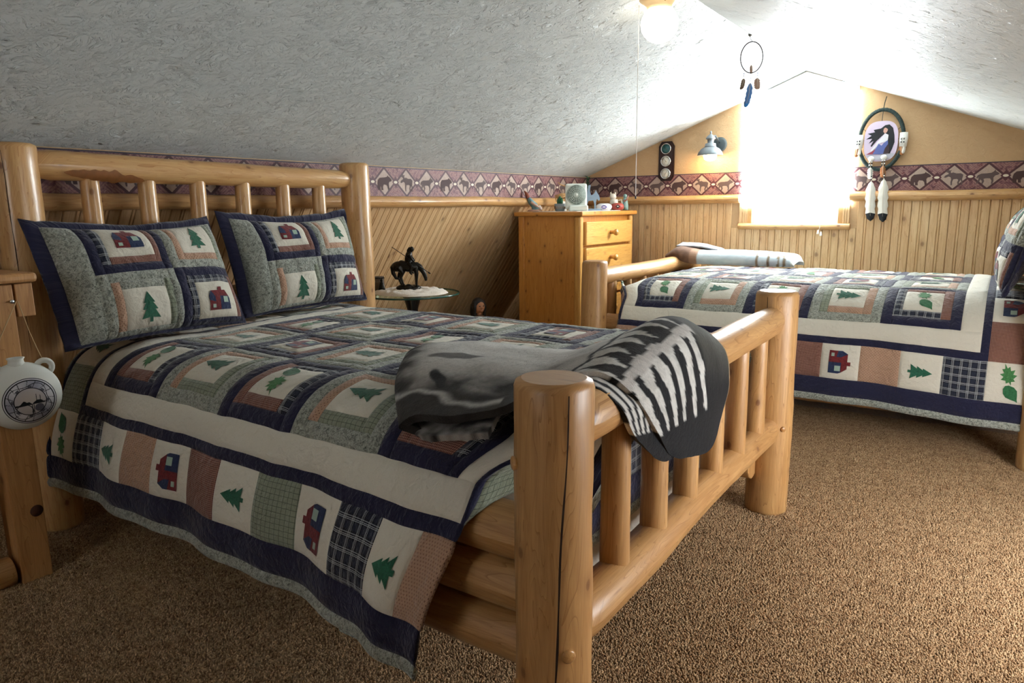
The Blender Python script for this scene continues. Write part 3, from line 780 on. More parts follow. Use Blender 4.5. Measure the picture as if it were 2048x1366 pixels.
TREE = [(-.06, -.5), (.06, -.5), (.06, -.36), (.34, -.40), (.16, -.12), (.27, -.12), (.12, .12), (.20, .12), (0, .52), (-.20, .12), (-.12, .12), (-.27, -.12), (-.16, -.12), (-.34, -.40), (-.06, -.36)]
HOUSE_RED = [(-.46, -.40), (-.46, .10), (-.34, .30), (-.02, .30), (-.02, .42), (.14, .42), (.14, .30), (.28, .30), (.44, .08), (.02, .08), (.02, -.40)]
HOUSE_BLUE = [(.02, -.40), (.02, .08), (.44, .08), (.48, -.02), (.48, -.40)]
HOUSE_GABLE = [(-.46, .10), (-.34, .30), (-.20, .06), (-.20, -.12), (-.46, -.06)]
WIN1 = [(.16, -.16), (.38, -.16), (.38, .06), (.16, .06)]
WIN2 = [(-.36, -.32), (-.22, -.32), (-.22, -.20), (-.36, -.20)]
LEAF1 = [(0, -.42), (.14, -.36), (.26, -.18), (.27, .02), (.16, .20), (.04, .36), (0, .46), (-.06, .34), (-.18, .18), (-.28, .02), (-.26, -.18), (-.14, -.36)]
LEAF2 = [(0, -.50), (.04, -.34), (.20, -.36), (.16, -.24), (.34, -.14), (.20, -.06), (.32, .10), (.14, .10), (.16, .28), (.04, .24), (0, .46), (-.06, .24), (-.18, .26), (-.13, .08), (-.32, .08), (-.20, -.06), (-.34, -.16), (-.16, -.24), (-.18, -.36), (-.04, -.34)]
def motif(kind, S, uc, tc, size, parent, rect, H=.006):
    if kind == 'tree':
        applique('tree_applique', S, FAB['tree'], TREE, uc, tc, size*.92, parent, rect, H)
    elif kind == 'house':
        applique('house_wall', S, FAB['red'], HOUSE_RED, uc, tc, size, parent, rect, H)
        applique('house_wing', S, FAB['blue'], HOUSE_BLUE, uc, tc, size, parent, rect, H)
        applique('house_gable', S, FAB['blue'], HOUSE_GABLE, uc, tc, size, parent, rect, H, .0030)
        applique('house_window', S, FAB['pane'], WIN1, uc, tc, size, parent, rect, H, .0032)
        applique('house_window', S, FAB['pane'], WIN2, uc, tc, size, parent, rect, H, .0036)
    elif kind == 'leaf':
        applique('leaf_applique', S, FAB['leafd'], LEAF1, uc-size*.10, tc+size*.26, size*.62, parent, rect, H, rot=-.9)
        applique('leaf_applique', S, FAB['leaf'], LEAF2, uc+size*.02, tc-size*.26, size*.62, parent, rect, H, rot=1.9)
def make_quilt(label, loc, rotz, S):
    q = thing('patchwork_quilt', label, 'quilt', loc, rotz, 'patchwork quilts on the log beds')
    u0 = .333; t0 = S.tc-2.5*BK
    fw_, iw = .046, .040
    for r in range(5):
        for c in range(5):
            a, b = u0+c*BK, t0+r*BK
            navy = (r+c) % 2 == 0
            kind = 'tree' if not navy else ('leaf' if r % 2 == 0 else 'house')
            ci = fw_+iw; rect = (a+ci, a+BK-ci, b+ci, b+BK-ci)
            blk = patch('quilt_block', S, FAB['cream'], *rect, q)
            fm = FAB['navy'] if navy else FAB['sage']
            # (head side, foot side, near side, far side)
            im = ('brown', 'plaid', 'brown', 'plaid') if navy else ('tan', 'green', 'green', 'tan')
            if kind == 'house': im = ('plaid', 'brown', 'plaid', 'brown')
            for (p0, p1, q0, q1) in ((a, a+fw_, b, b+BK), (a+BK-fw_, a+BK, b, b+BK), (a+fw_, a+BK-fw_, b, b+fw_), (a+fw_, a+BK-fw_, b+BK-fw_, b+BK)):
                patch('frame_strip', S, fm, p0, p1, q0, q1, blk)
            for mm, (p0, p1, q0, q1) in zip(im, ((a+fw_, a+ci, b+fw_, b+BK-fw_), (a+BK-ci, a+BK-fw_, b+fw_, b+BK-fw_), (a+ci, a+BK-ci, b+fw_, b+ci), (a+ci, a+BK-ci, b+BK-ci, b+BK-fw_))):
                patch('inner_strip', S, FAB[mm], p0, p1, q0, q1, blk)
            motif(kind, S, a+BK/2, b+BK/2, .152 if kind == 'leaf' else .126, blk, rect)
    # borders: cream, navy line, pieced squares, navy band, sage binding
    U0, U1, T0, T1 = u0, u0+5*BK, t0, t0+5*BK
    def ring(name, m, w_, H=.006):
        nonlocal U0, U1, T0, T1
        patch(name, S, m, U0-w_, U0, T0, T1, q, H); patch(name, S, m, U1, U1+w_, T0, T1, q, H)
        patch(name, S, m, U0-w_, U1+w_, T0-w_, T0, q, H); patch(name, S, m, U0-w_, U1+w_, T1, T1+w_, q, H)
        U0 -= w_; U1 += w_; T0 -= w_; T1 += w_
    ring('cream_border', FAB['cream'], .085); ring('navy_line', FAB['navy'], .034, .004)
    w_ = .172; n = 11; du = (U1-U0)/n; dt = (T1-T0)/n
    side = ['plaid', 'tree', 'tan', 'house', 'brown', 'tree', 'green', 'house', 'plaid', 'tree', 'tan']
    end_h = ['green', 'tree', 'plaid', 'house', 'tan', 'tree', 'green', 'leaf', 'plaid', 'house', 'brown']
    end_f = ['green', 'leaf', 'brown', 'house', 'plaid', 'tree', 'tan', 'house', 'green', 'tree', 'brown']
    def square(k, a0, a1, b0, b1):
        if k in ('tree', 'house', 'leaf'):
            pt = patch('border_patch', S, FAB['cream'], a0, a1, b0, b1, q, .005)
            motif(k, S, (a0+a1)/2, (b0+b1)/2, (.108 if k == 'tree' else .118) if k != 'leaf' else .16, pt, (a0, a1, b0, b1), .005)
        else: patch('border_patch', S, FAB[k], a0, a1, b0, b1, q, .005)
    for i, k in enumerate(side):
        square(k, U0+i*du, U0+(i+1)*du, T0-w_, T0); square(k, U0+i*du, U0+(i+1)*du, T1, T1+w_)
    for i, k in enumerate(end_h): square(k, U0-w_, U0, T0+i*dt, T0+(i+1)*dt)
    for i, k in enumerate(end_f): square(k, U1, U1+w_, T0+i*dt, T0+(i+1)*dt)
    for a in (U0-w_, U1):
        for b in (T0-w_, T1): square('leaf', a, a+w_, b, b+w_)
    U0 -= w_; U1 += w_; T0 -= w_; T1 += w_
    ring('navy_band', FAB['navy'], .086); ring('binding', FAB['sage'], .034, .008)
    return q
def swing1(u, hang):
    k = smoothstep((u-1.2)/.8); e = smoothstep((u-1.72)/.28); return (.0+.012*k+.032*e*smoothstep((hang-.3)/.3), .010+.045*k, -.03*k-.055*e*smoothstep((hang-.3)/.35))
def swing2(u, hang):
    return (.0+.03*smoothstep((.9-u)/.9), .012, 0)
S1 = QuiltSurface(.853, swing1, 1.3, pull=.13); S2 = QuiltSurface(.747, swing2, 4.1, (.32, 1.28), .014, .738, SIDE2, .06, .95)
make_quilt('patchwork quilt of cabins, pines and leaves on the foreground bed', (0, 0, 0), 0, S1)
make_quilt('patchwork quilt on the bed under the window, brightly backlit on top', (3.085, 4.255, 0), math.pi, S2)

# ================================================================== PILLOWS
class PillowSurface:
    """front of a stuffed sham: a = right, b = up, bulging along n"""
    def __init__(s, w_, h, bulge, seed=0, sag=.02):
        s.w, s.h, s.B, s.seed, s.sag = w_, h, bulge, seed, sag
    def base(s, b, a):          # (u = -up) keeps appliques upright
        b = -b
        p, q = a/s.w*2-1, b/s.h*2-1
        k = max(0, 1-abs(p)**3.2)**.55*max(0, 1-abs(q)**3.0)**.55
        n = s.B*k
        pinch = 1-.045*(abs(p)**2)*(1-abs(q)**2)
        aa = s.w/2+p*s.w/2*(1-.035*(1-q*q)*abs(p)); bb = s.h/2+q*s.h/2*(1-.05*(1-p*p)*abs(q))-s.sag*(1-p*p)*max(0, q)
        n += .010*mnoise.noise(Vector((a*9, b*9, s.seed)))*k+.005*mnoise.noise(Vector((a*21, b*21, s.seed+2)))*k+.012*mnoise.noise(Vector((a*3.5, b*3.5, s.seed+5)))*k
        return Vector((aa, bb, n))
    def at(s, u, t, h=0.):
        e = .004; p = s.base(u, t)
        n = (s.base(u+e, t)-s.base(u-e, t)).cross(s.base(u, t+e)-s.base(u, t-e)); n.normalize()
        if n.z < 0: n = -n
        return p+n*h
def make_pillow(label, BLc, BRc, TLc, w_, h, seed, bulge=.075, group='patchwork pillows'):
    o = Vector(BLc); ax = (Vector(BRc)-o).normalized(); up = Vector(TLc)-o; up = (up-ax*up.dot(ax)).normalized(); nn = ax.cross(up)
    root = bpy.data.objects.new('patchwork_pillow', None); link(root); tag(root, label, 'pillow', group)
    M = Matrix((ax, up, nn)).transposed().to_4x4(); M.translation = o; root.matrix_world = M
    S = PillowSurface(w_, h, bulge, seed)
    def P(name, m, a0, a1, b0, b1, parent=root, H=.005): return patch(name, S, FAB[m], -b1, -b0, a0, a1, parent, H, .015)
    sl = .085; bw = (w_-sl)/2; bh = h/2
    P('side_strip', 'sage', 0, sl, 0, h)
    def block(a, b, navy):
        fm = 'navy' if navy else 'sage'; f_, i_ = .036, .030
        x0, x1, y0, y1 = a, a+bw, b, b+bh
        edge_t = b+bh >= h-1e-6; edge_r = a+bw >= w_-1e-6; edge_b = b < 1e-6
        ft = 0 if edge_t and navy else (.012 if edge_t else f_)
        fr = .014 if edge_r and navy else f_*.8; fb = .012 if edge_b and not navy else (.014 if edge_b else f_)
        ix0, ix1, iy0, iy1 = x0+f_, x1-fr, y0+fb, y1-ft
        P('frame_strip', fm, x0, ix0, y0, y1); P('frame_strip', fm, ix1, x1, y0, y1)
        if fb: P('frame_strip', fm, ix0, ix1, y0, iy0)
        if ft: P('frame_strip', fm, ix0, ix1, iy1, y1)
        im = ('plaid', 'brown', 'brown', 'plaid') if navy else ('tan', 'green', 'tan', 'sage')
        jt = iy1 if edge_t else iy1-i_; jb = iy0 if edge_b else iy0+i_
        jx0, jx1 = ix0+i_, ix1-i_*.8
        P('inner_strip', im[0], ix0, jx0, iy0, iy1); P('inner_strip', im[1], jx1, ix1, iy0, iy1)
        if jb > iy0: P('inner_strip', im[2], jx0, jx1, iy0, jb)
        if jt < iy1: P('inner_strip', im[3], jx0, jx1, jt, iy1)
        ct = P('centre_patch', 'cream', jx0, jx1, jb, jt)
        motif('house' if navy else 'tree', S, -(jb+jt)/2, (jx0+jx1)/2, .105 if navy else .115, ct, (-jt, -jb, jx0, jx1), .005)
    block(sl, bh, True); block(sl+bw, bh, False); block(sl, 0, False); block(sl+bw, 0, True)
    # navy flange and back
    nb = 22; V = []; Fc = []; uv = []
    per = [(i/nb, 0) for i in range(nb)]+[(1, i/nb) for i in range(nb)]+[(1-i/nb, 1) for i in range(nb)]+[(0, 1-i/nb) for i in range(nb)]
    fl = .048; n = len(per)
    for ring_, (ext, zz) in enumerate(((-.004, .0), (.55*fl, .006), (fl, -.004), (fl, -.010), (.4*fl, -.014))):
        for k, (p, q) in enumerate(per):
            b0 = S.base(-q*h, p*w_); c = Vector((p-.5, q-.5, 0)); sgn = Vector(((.28 if c.x > 0 else 1.05)*(math.copysign(1, c.x) if abs(c.x) > .499 else c.x*1.2), (.75 if c.y > 0 else .22)*(math.copysign(1, c.y) if abs(c.y) > .499 else c.y*1.2), 0))
            wv = .010*mnoise.noise(Vector((p*9, q*9, seed+ring_*.4)))
            V.append(b0+sgn*(ext+(wv if ext > 0 else 0))+Vector((0, 0, zz+(wv*1.2 if ext > 0 else 0)))); uv.append((p*w_, q*h))
    R = 5
    for j in range(R-1):
        for k in range(n): Fc.append((j*n+k, j*n+(k+1) % n, (j+1)*n+(k+1) % n, (j+1)*n+k))
    obj('flange', mesh_data('flange', V, Fc, FAB['navy'], uv), root)
    V = []; Fc = []; uv = []; m_ = 19
    for i in range(m_):
        for j in range(m_):
            p, q = i/(m_-1), j/(m_-1); bs = S.base(-q*h, p*w_)
            V.append((bs.x, bs.y, -.012-bs.z*.55)); uv.append((p*w_, q*h))
    Fc = [(i*m_+j, i*m_+j+1, (i+1)*m_+j+1, (i+1)*m_+j) for i in range(m_-1) for j in range(m_-1)]
    obj('backing', mesh_data('backing', V, Fc, FAB['navy'], uv), root)
    return root
make_pillow('patchwork pillow with navy flange, the left one, nearest the camera', (.335, .0, .735), (.305, .64, .730), (.13, .01, 1.165), .655, .44, 1, .095)
make_pillow('patchwork pillow with navy flange, the right one, beside the far headpost', (.225, .755, .735), (.225, 1.44, .735), (.105, .73, 1.15), .655, .43, 2, .092)
b2 = lambda x, y, z: (3.085-x, 4.255-y, z)
make_pillow('patchwork pillow at the right edge of the photo, front one of two', b2(.19, .93, .775), b2(.19, 1.55, .770), b2(.07, .93, 1.19), .62, .43, 3)
make_pillow('patchwork pillow at the right edge of the photo, behind the front one', b2(.19, .22, .77), b2(.19, .84, .77), b2(.07, .22, 1.19), .62, .43, 4)
# ================================================================== BLANKETS
def vcol_mat(name, rough=.95, sheen=.12, bscale=330, bstr=.7, bdist=.004):
    t = NT(name); a = t.n('VertexColor', layer_name='Col').outputs[0]; co = t.n('TexCoord').outputs['Object']
    n = t.noise(co, bscale, 3, .7); n2 = t.noise(co, bscale*.25, 2, .5)
    c = t.mix(t.math('MULTIPLY', n, .35), a, (0, 0, 0, 1), 'MULTIPLY') if sheen else a
    t.set(Base_Color=c, Roughness=rough)
    if bstr: t.set(Normal=t.bump(t.math('ADD', n, n2), bstr, bdist))
    t.put(t.b.inputs['Sheen Weight'], sheen); t.b.inputs['Specular IOR Level'].default_value = .2
    return t.m
def add_cols(me, cols):
    at = me.color_attributes.new('Col', 'FLOAT_COLOR', 'POINT')
    c = np.ones((len(me.vertices), 4), dtype=np.float32); c[:, :3] = np.asarray([q[:3] for q in cols])
    at.data.foreach_set('color', c.reshape(-1))
def spline_grid(G, us, nu, nv):
    """Catmull-Rom through a grid of control points (rows at parameters us)"""
    G = np.asarray(G, float); us = np.asarray(us, float)
    def cr(x, xs, P):
        k = int(np.clip(np.searchsorted(xs, x)-1, 0, len(xs)-2)); h = xs[k+1]-xs[k]; q = (x-xs[k])/h
        def tan(i):
            if i == 0: return (P[1]-P[0])/(xs[1]-xs[0])
            if i == len(xs)-1: return (P[-1]-P[-2])/(xs[-1]-xs[-2])
            return (P[i+1]-P[i-1])/(xs[i+1]-xs[i-1])
        m0, m1 = tan(k)*h, tan(k+1)*h
        return (2*q**3-3*q**2+1)*P[k]+(q**3-2*q**2+q)*m0+(-2*q**3+3*q**2)*P[k+1]+(q**3-q**2)*m1
    vs_ = np.linspace(0, 1, G.shape[1]); out = np.zeros((nu+1, nv+1, 3))
    for i in range(nu+1):
        row = np.array([cr(i/nu, us, G[:, j]) for j in range(G.shape[1])])
        for j in range(nv+1): out[i, j] = cr(j/nv, vs_, row)
    return out
def cloth(name, G, us, nu, nv, colf, m, thick, parent=None, wob=.004, seed=0):
    P = spline_grid(G, us, nu, nv); V = []; cols = []; uv = []
    for i in range(nu+1):
        for j in range(nv+1):
            p = P[i, j]; k = mnoise.noise(Vector(p*9)+Vector((seed, 0, 0)))*wob+mnoise.noise(Vector(p*34))*wob*.35
            V.append((p[0], p[1], p[2]+k)); cols.append(colf(i/nu, j/nv, p)); uv.append((i/nu, j/nv))
    m_ = nv+1; Fc = [(i*m_+j, (i+1)*m_+j, (i+1)*m_+j+1, i*m_+j+1) for i in range(nu) for j in range(nv)]
    me = mesh_data(name, V, Fc, m, uv); add_cols(me, cols)
    o = obj(name, me, parent)
    s = o.modifiers.new('thickness', 'SOLIDIFY'); s.thickness = thick; s.offset = -1
    s2 = o.modifiers.new('soft', 'BEVEL'); s2.width = min(.008, thick*.4); s2.segments = 2; s2.limit_method = 'ANGLE'; s2.angle_limit = 1.0
    return o
M_FLEECE = vcol_mat('fleece'); M_WOOL = vcol_mat('woven_wool', bscale=420, bstr=.35, bdist=.003)
LG, MG, DG, BK_, WH = C('ebe8e2'), C('bdb6ae'), C('2b2724'), C('191a1e'), C('e4e1da')
def lerp(a, b, t): t = max(0, min(1, t)); return tuple(a[i]+(b[i]-a[i])*t for i in range(3))
def fleece_col(u, v, p):
    n = mnoise.noise(Vector(p*22)); n2 = mnoise.noise(Vector((u*7, v*5, 2.)))
    vv = v+.02*n; uu = u+.012*n
    c = lerp(LG, MG, .35+.5*n2+.35*(.5-v))
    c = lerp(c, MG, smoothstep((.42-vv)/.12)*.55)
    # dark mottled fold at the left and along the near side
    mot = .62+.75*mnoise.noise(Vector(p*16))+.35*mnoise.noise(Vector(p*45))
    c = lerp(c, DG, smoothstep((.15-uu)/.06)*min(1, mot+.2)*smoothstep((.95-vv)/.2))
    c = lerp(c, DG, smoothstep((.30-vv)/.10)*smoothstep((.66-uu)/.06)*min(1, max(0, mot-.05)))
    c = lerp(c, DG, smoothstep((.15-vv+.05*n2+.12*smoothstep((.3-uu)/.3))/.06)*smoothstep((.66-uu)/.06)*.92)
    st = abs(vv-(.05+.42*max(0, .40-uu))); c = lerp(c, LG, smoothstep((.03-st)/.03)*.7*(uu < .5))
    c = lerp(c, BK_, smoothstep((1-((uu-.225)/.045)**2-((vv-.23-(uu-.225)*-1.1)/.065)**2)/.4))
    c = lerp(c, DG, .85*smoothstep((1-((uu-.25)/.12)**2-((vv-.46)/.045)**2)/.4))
    if uu > .690:
        c = lerp(LG, MG, .25+.4*n2)
        if uu < .705: c = BK_
        elif uu < .785:
            z = (vv*10) % 1; tri = abs(z-.5)*2; c = WH if tri > (uu-.70)/.085 else lerp(DG, BK_, .4)
        elif uu < .805: c = lerp(MG, LG, .4)
        elif uu < .930:
            z = (vv*9) % 1; wdt = .66-.34*(uu-.805)/.125; c = WH if z < wdt else BK_
        else: c = BK_
        edge = smoothstep((vv-.62-.05*n2)/.03); c = lerp(c, lerp(C('56564f'), BK_, smoothstep((uu-.80)/.12)), edge)
        if v > .985: c = C('a58a66')
    n3 = mnoise.noise(Vector(p*140)); return lerp(c, tuple(x*.62 for x in c[:3]), .2+.5*n+.8*n3)
G = [[(1.875, -.015, .690), (1.72, .12, .695), (1.57, .32, .708), (1.44, .53, .708)],
     [(1.845, -.045, .715), (1.69, .11, .765), (1.54, .32, .785), (1.425, .54, .752)],
     [(1.885, -.028, .745), (1.755, .14, .800), (1.62, .37, .805), (1.52, .60, .768)],
     [(1.97, -.012, .752), (1.86, .21, .803), (1.75, .44, .792), (1.67, .67, .758)],
     [(2.045, .06, .765), (1.98, .27, .800), (1.92, .50, .790), (1.87, .72, .755)],
     [(2.115, .14, .812), (2.10, .33, .842), (2.08, .54, .842), (2.06, .74, .785)],
     [(2.20, .18, .836), (2.20, .36, .880), (2.20, .54, .905), (2.20, .72, .860)],
     [(2.268, .22, .790), (2.276, .39, .835), (2.286, .56, .855), (2.284, .75, .805)],
     [(2.288, .30, .690), (2.30, .43, .70), (2.308, .60, .715), (2.298, .775, .70)],
     [(2.282, .395, .605), (2.292, .46, .578), (2.302, .63, .555), (2.292, .74, .615)]]
UB = [0, .06, .15, .35, .52, .66, .745, .82, .91, 1]
tw = thing('fleece_throw', 'grey and black fleece throw heaped over the footboard rail of the foreground bed', 'blanket')
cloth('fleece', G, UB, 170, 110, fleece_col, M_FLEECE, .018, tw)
def under_col(u, v, p):
    z = (v*8+.3*math.sin(u*9)) % 1; return WH if (z < .55 and .15 < u < .8) else BK_
G2 = [[(2.06, .10, .768), (2.08, .2, .79), (2.06, .34, .80)], [(2.19, .135, .822), (2.19, .24, .832), (2.19, .36, .845)],
      [(2.262, .165, .775), (2.268, .27, .775), (2.268, .38, .79)], [(2.272, .23, .69), (2.278, .31, .68), (2.28, .41, .69)], [(2.272, .33, .615), (2.28, .37, .595), (2.283, .43, .59)]]
cloth('under_fold', G2, [0, .35, .55, .8, 1], 50, 40, under_col, M_FLEECE, .014, tw)
def mid_col(u, v, p):
    n = mnoise.noise(Vector(p*25)); return lerp(DG, MG, .35+1.1*n+.5*mnoise.noise(Vector(p*60)))
G3 = [[(1.89, .01, .672), (1.75, .13, .69), (1.61, .31, .70)], [(1.875, -.025, .695), (1.73, .11, .72), (1.59, .29, .73)], [(1.93, -.03, .705), (1.82, .14, .74), (1.7, .33, .74)], [(2.05, .0, .725), (1.97, .18, .74), (1.88, .36, .75)]]
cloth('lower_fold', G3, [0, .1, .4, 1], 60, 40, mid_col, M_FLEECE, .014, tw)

# folded pale blanket on the far bed, over its foot rail
def wool_col(u, v, p):
    n = mnoise.noise(Vector(p*40))*.15
    c = lerp(C('aebdc6'), C('d4dce0'), .5+2*n)
    if u < .24: c = lerp(C('5b4438'), C('8b6a56'), .5+3*n)
    elif u < .29: c = C('9c7a63')
    for q in (.70, .80, .88, .92):
        if abs(u-q-.01*math.sin(v*9)) < .010: c = C('8a7a66')
    if u > .97: c = C('e4e4dc')
    return c
def wpt(x, y, z): return (x, y, z)
Gw = []
for x, yn, zb, zt in ((.815, 3.90, .79, .832), (.885, 3.89, .80, .875), (.96, 3.89, .77, .868), (1.06, 3.90, .758, .850), (1.35, 3.90, .758, .848), (1.60, 3.91, .756, .838), (1.70, 3.92, .756, .822), (1.725, 3.92, .756, .78)):
    Gw.append([(x, yn, zb), (x, yn-.012, (zb+zt)/2), (x, yn+.035, zt-.004), (x, yn+.15, zt+.006), (x, yn+.27, zt-.006), (x, yn+.30, zb)])
wb = thing('folded_blanket', 'pale blue folded blanket with brown end on the bed under the window', 'blanket')
cloth('blanket_top', Gw, [0, .10, .20, .30, .55, .86, .97, 1], 90, 40, wool_col, M_WOOL, .012, wb, .003, 3)
def grey_col(u, v, p): return lerp(C('8f8f93'), C('b3b3b5'), .5+mnoise.noise(Vector(p*30)))
Gx = [[(.86, 3.98, .885), (.86, 4.1, .905), (.86, 4.20, .885)], [(.98, 4.0, .885), (.99, 4.12, .90), (.98, 4.21, .88)], [(1.16, 4.03, .86), (1.16, 4.12, .868), (1.16, 4.19, .855)]]
cloth('grey_fold', Gx, [0, .4, 1], 24, 16, grey_col, M_WOOL, .012, wb, .004, 7)

# ================================================================== DRESSER
SX, SY = .078, -.125      # dresser stands clear of the leaning wall
DX0, DX1, DY0, DY1, DZ = -.262+SX, .280+SX, 3.545+SY, 4.425+SY, 1.112
dr = thing('dresser', 'honey coloured pine chest of drawers in the corner by the gable wall', 'dresser', ((DX0+DX1)/2, (DY0+DY1)/2, 0))
def dpart(name, mb, m, parent=None):
    pr = parent or dr; o = mb.build(name, m, pr)
    o.matrix_parent_inverse = (Matrix.Translation(dr.location)).inverted() if parent is None else Matrix()
    return o
b = MB(); b.box(DX0, DX1-.03, DY0+.012, DY1-.012, .06, DZ, .003); dpart('body', b, M_DRESS)
for y0, y1 in ((DY0, DY0+.05), (DY1-.05, DY1)):
    b = MB(); b.box(DX1-.055, DX1, y0, y1, 0, DZ, .014); dpart('corner_stile', b, M_DRESSL)
b = MB(); b.box(DX0, DX0+.05, DY0, DY0+.03, 0, DZ, .004); dpart('corner_stile', b, M_DRESS)
b = MB(); b.box(DX0, DX1, DY0+.005, DY1-.005, .05, .12, .004, along='y'); dpart('plinth', b, M_DRESS)
b = MB(); b.box(DX0-.025, DX1+.028, DY0-.026, DY1+.02, DZ, DZ+.033, .010, along='x'); dpart('top', b, M_DRESS)
for k in range(5):
    z1 = 1.070-.190*k; z0 = z1-.172; yc = (DY0+DY1)/2
    b = MB(); b.box(DX1-.028, DX1+.018, DY0+.060, DY1-.060, z0, z1, .008, along='y'); dd = dpart('drawer', b, M_DRESSL)
    kb = MB().lathe([(.014, 0), (.015, .030), (.024, .042), (.026, .054), (.021, .064), (0, .068)], 16, (DX1+.016, yc, (z0+z1)/2), 'x').build('knob', M_DRESSL, dd)
DT = DZ+.033
# ------------------------------------------------------------------ things on the dresser
M_WHITEP = plain('white_plastic', 'dfe4da', .35); M_GRILLE = plain('grille_plastic', 'b4c0b4', .4)
M_LINEN = plain('white_linen', 'e9e4dc', .9)
b = MB()
ol = []
for i in range(72):
    a = 2*math.pi*i/72; s_ = 1+.03*abs(math.sin(a*9)); ol.append((.235*math.copysign(abs(math.cos(a))**.5, math.cos(a))*s_, .40*math.copysign(abs(math.sin(a))**.5, math.sin(a))*s_))
b.prism(ol, lambda x, y, q: (x, y, q), .003); tag(b.build('doily', M_LINEN, None, (0.088, 3.860, DT)), 'white cloth doily spread over the dresser top', 'doily')
DT2 = DT+.003
fan = thing('desk_fan', 'small white box fan standing on the dresser', 'fan', (0.218, 3.600, DT2), math.radians(35))
b = MB(); b.box(-.080, .080, -.022, .022, .012, .200, .014); b.build('housing', M_WHITEP, fan)
b = MB(); b.box(-.055, .085, -.060, .040, 0, .042, .010); b.build('base', M_WHITEP, fan)
for r in (.020, .032, .044, .056, .068):
    b = MB(); b.tube([(r*math.cos(2*math.pi*i/28), -.026, .118+r*1.05*math.sin(2*math.pi*i/28)) for i in range(28)], .0016, 5, closed=True); b.build('grille_ring', M_GRILLE, fan)
for i in range(16):
    a = 2*math.pi*i/16; b = MB(); b.tube([(.012*math.cos(a), -.026, .118+.012*math.sin(a)), (.070*math.cos(a), -.025, .118+.073*math.sin(a))], .0013, 5); b.build('grille_spoke', M_GRILLE, fan)
MB().lathe([(.016, 0), (.016, .004), (0, .006)], 18, (0, -.026, .118), 'y').build('hub', M_WHITEP, fan, (0, 0, 0), None)
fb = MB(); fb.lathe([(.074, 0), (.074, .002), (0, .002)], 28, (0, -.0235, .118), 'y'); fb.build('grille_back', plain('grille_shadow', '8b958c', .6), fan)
cac = thing('potted_cactus', 'little green cactus in a grey blue clay pot on the dresser', 'plant', (0.093, 3.575, DT2))
MB().lathe([(.030, 0), (.036, .004), (.040, .035), (.043, .052), (.040, .056), (.034, .050), (0, .048)], 20).build('pot', plain('clay_pot', '9aa3a6', .7, var=.3), cac)
b = MB()
for i in range(20):
    a = 2*math.pi*i/20; b.tube([(.0405*math.cos(a), .0405*math.sin(a), .018), (.0415*math.cos(a+.16), .0415*math.sin(a+.16), .036)], .0022, 4)
b.build('pot_band', plain('pot_glaze', 'b08a6a', .6), cac)
M_CACT = plain('cactus_green', '2c6b46', .6, bump=.6, bscale=220, var=.4)
for x, y, h, r in ((0, 0, .062, .014), (-.018, .006, .046, .010), (.018, -.005, .050, .010), (.005, .018, .040, .009)):
    MB().lathe([(r*.7, 0), (r, h*.3), (r, h*.7), (r*.6, h*.93), (0, h)], 12, (x, y, .050)).build('cactus_stem', M_CACT, cac)
def clay(name, h, **k): return plain(name, h, .75, bump=.4, bscale=160, **k)
# painted bird dancer figurine
fg = thing('dancer_figurine', 'small painted dancer figurine leaning at the left end of the dresser', 'figurine', (-0.107, 3.515, DT2), math.radians(20))
MB().lathe([(.045, 0), (.048, .006), (.040, .014), (0, .015)], 18).build('base', clay('fig_base', 'c9a38e'), fg)
MB().tube([(.018, 0, .012), (.008, 0, .045), (-.022, 0, .075), (-.040, 0, .105)], [.030, .026, .022, .012], 12).build('robe', clay('fig_robe', '7fa3a8', var=.3), fg)
MB().tube([(-.040, 0, .100), (-.052, 0, .130), (-.068, 0, .155)], [.016, .014, .004], 10).build('headdress', clay('fig_head', '8a4a34'), fg)
MB().tube([(-.012, -.02, .070), (.020, -.03, .050), (.052, -.02, .030)], [.010, .010, .006], 8).build('arm', clay('fig_arm', 'd8b8a6'), fg)
MB().tube([(.02, .01, .014), (.05, .01, .03), (.062, .012, .012)], [.020, .018, .010], 10).build('skirt', clay('fig_skirt', 'd9c2b4'), fg)
MB().ball((-.046, -.012, .108), .011).build('face', clay('fig_face', '6b3a2a'), fg)
# straw deer figure behind the fan
M_STRAW = clay('straw', 'd3a56e', var=.3)
sd = thing('straw_deer', 'tan straw deer figure with antlers standing behind the fan', 'figurine', (-0.025, 3.800, DT2), math.radians(30))
MB().lathe([(.040, 0), (.042, .05), (.030, .075), (0, .08)], 14).build('stand', clay('white_stand', 'ddd7cc'), sd)
MB().tube([(-.05, 0, .105), (.0, 0, .115), (.04, 0, .12)], [.018, .024, .018], 12).build('body', M_STRAW, sd)
for x, y in ((-.045, .012), (-.045, -.012), (.032, .012), (.032, -.012)): MB().tube([(x, y, .11), (x*.9, y, .072)], [.007, .005], 8).build('leg', M_STRAW, sd)
MB().tube([(.034, 0, .12), (.046, 0, .155), (.066, 0, .165)], [.014, .011, .006], 10).build('neck', M_STRAW, sd)
for s_ in (-1, 1): MB().tube([(.046, .004*s_, .16), (.03, .016*s_, .19), (-.01, .022*s_, .205), (-.03, .02*s_, .225)], [.005, .004, .004, .002], 8).build('antler', M_STRAW, sd)
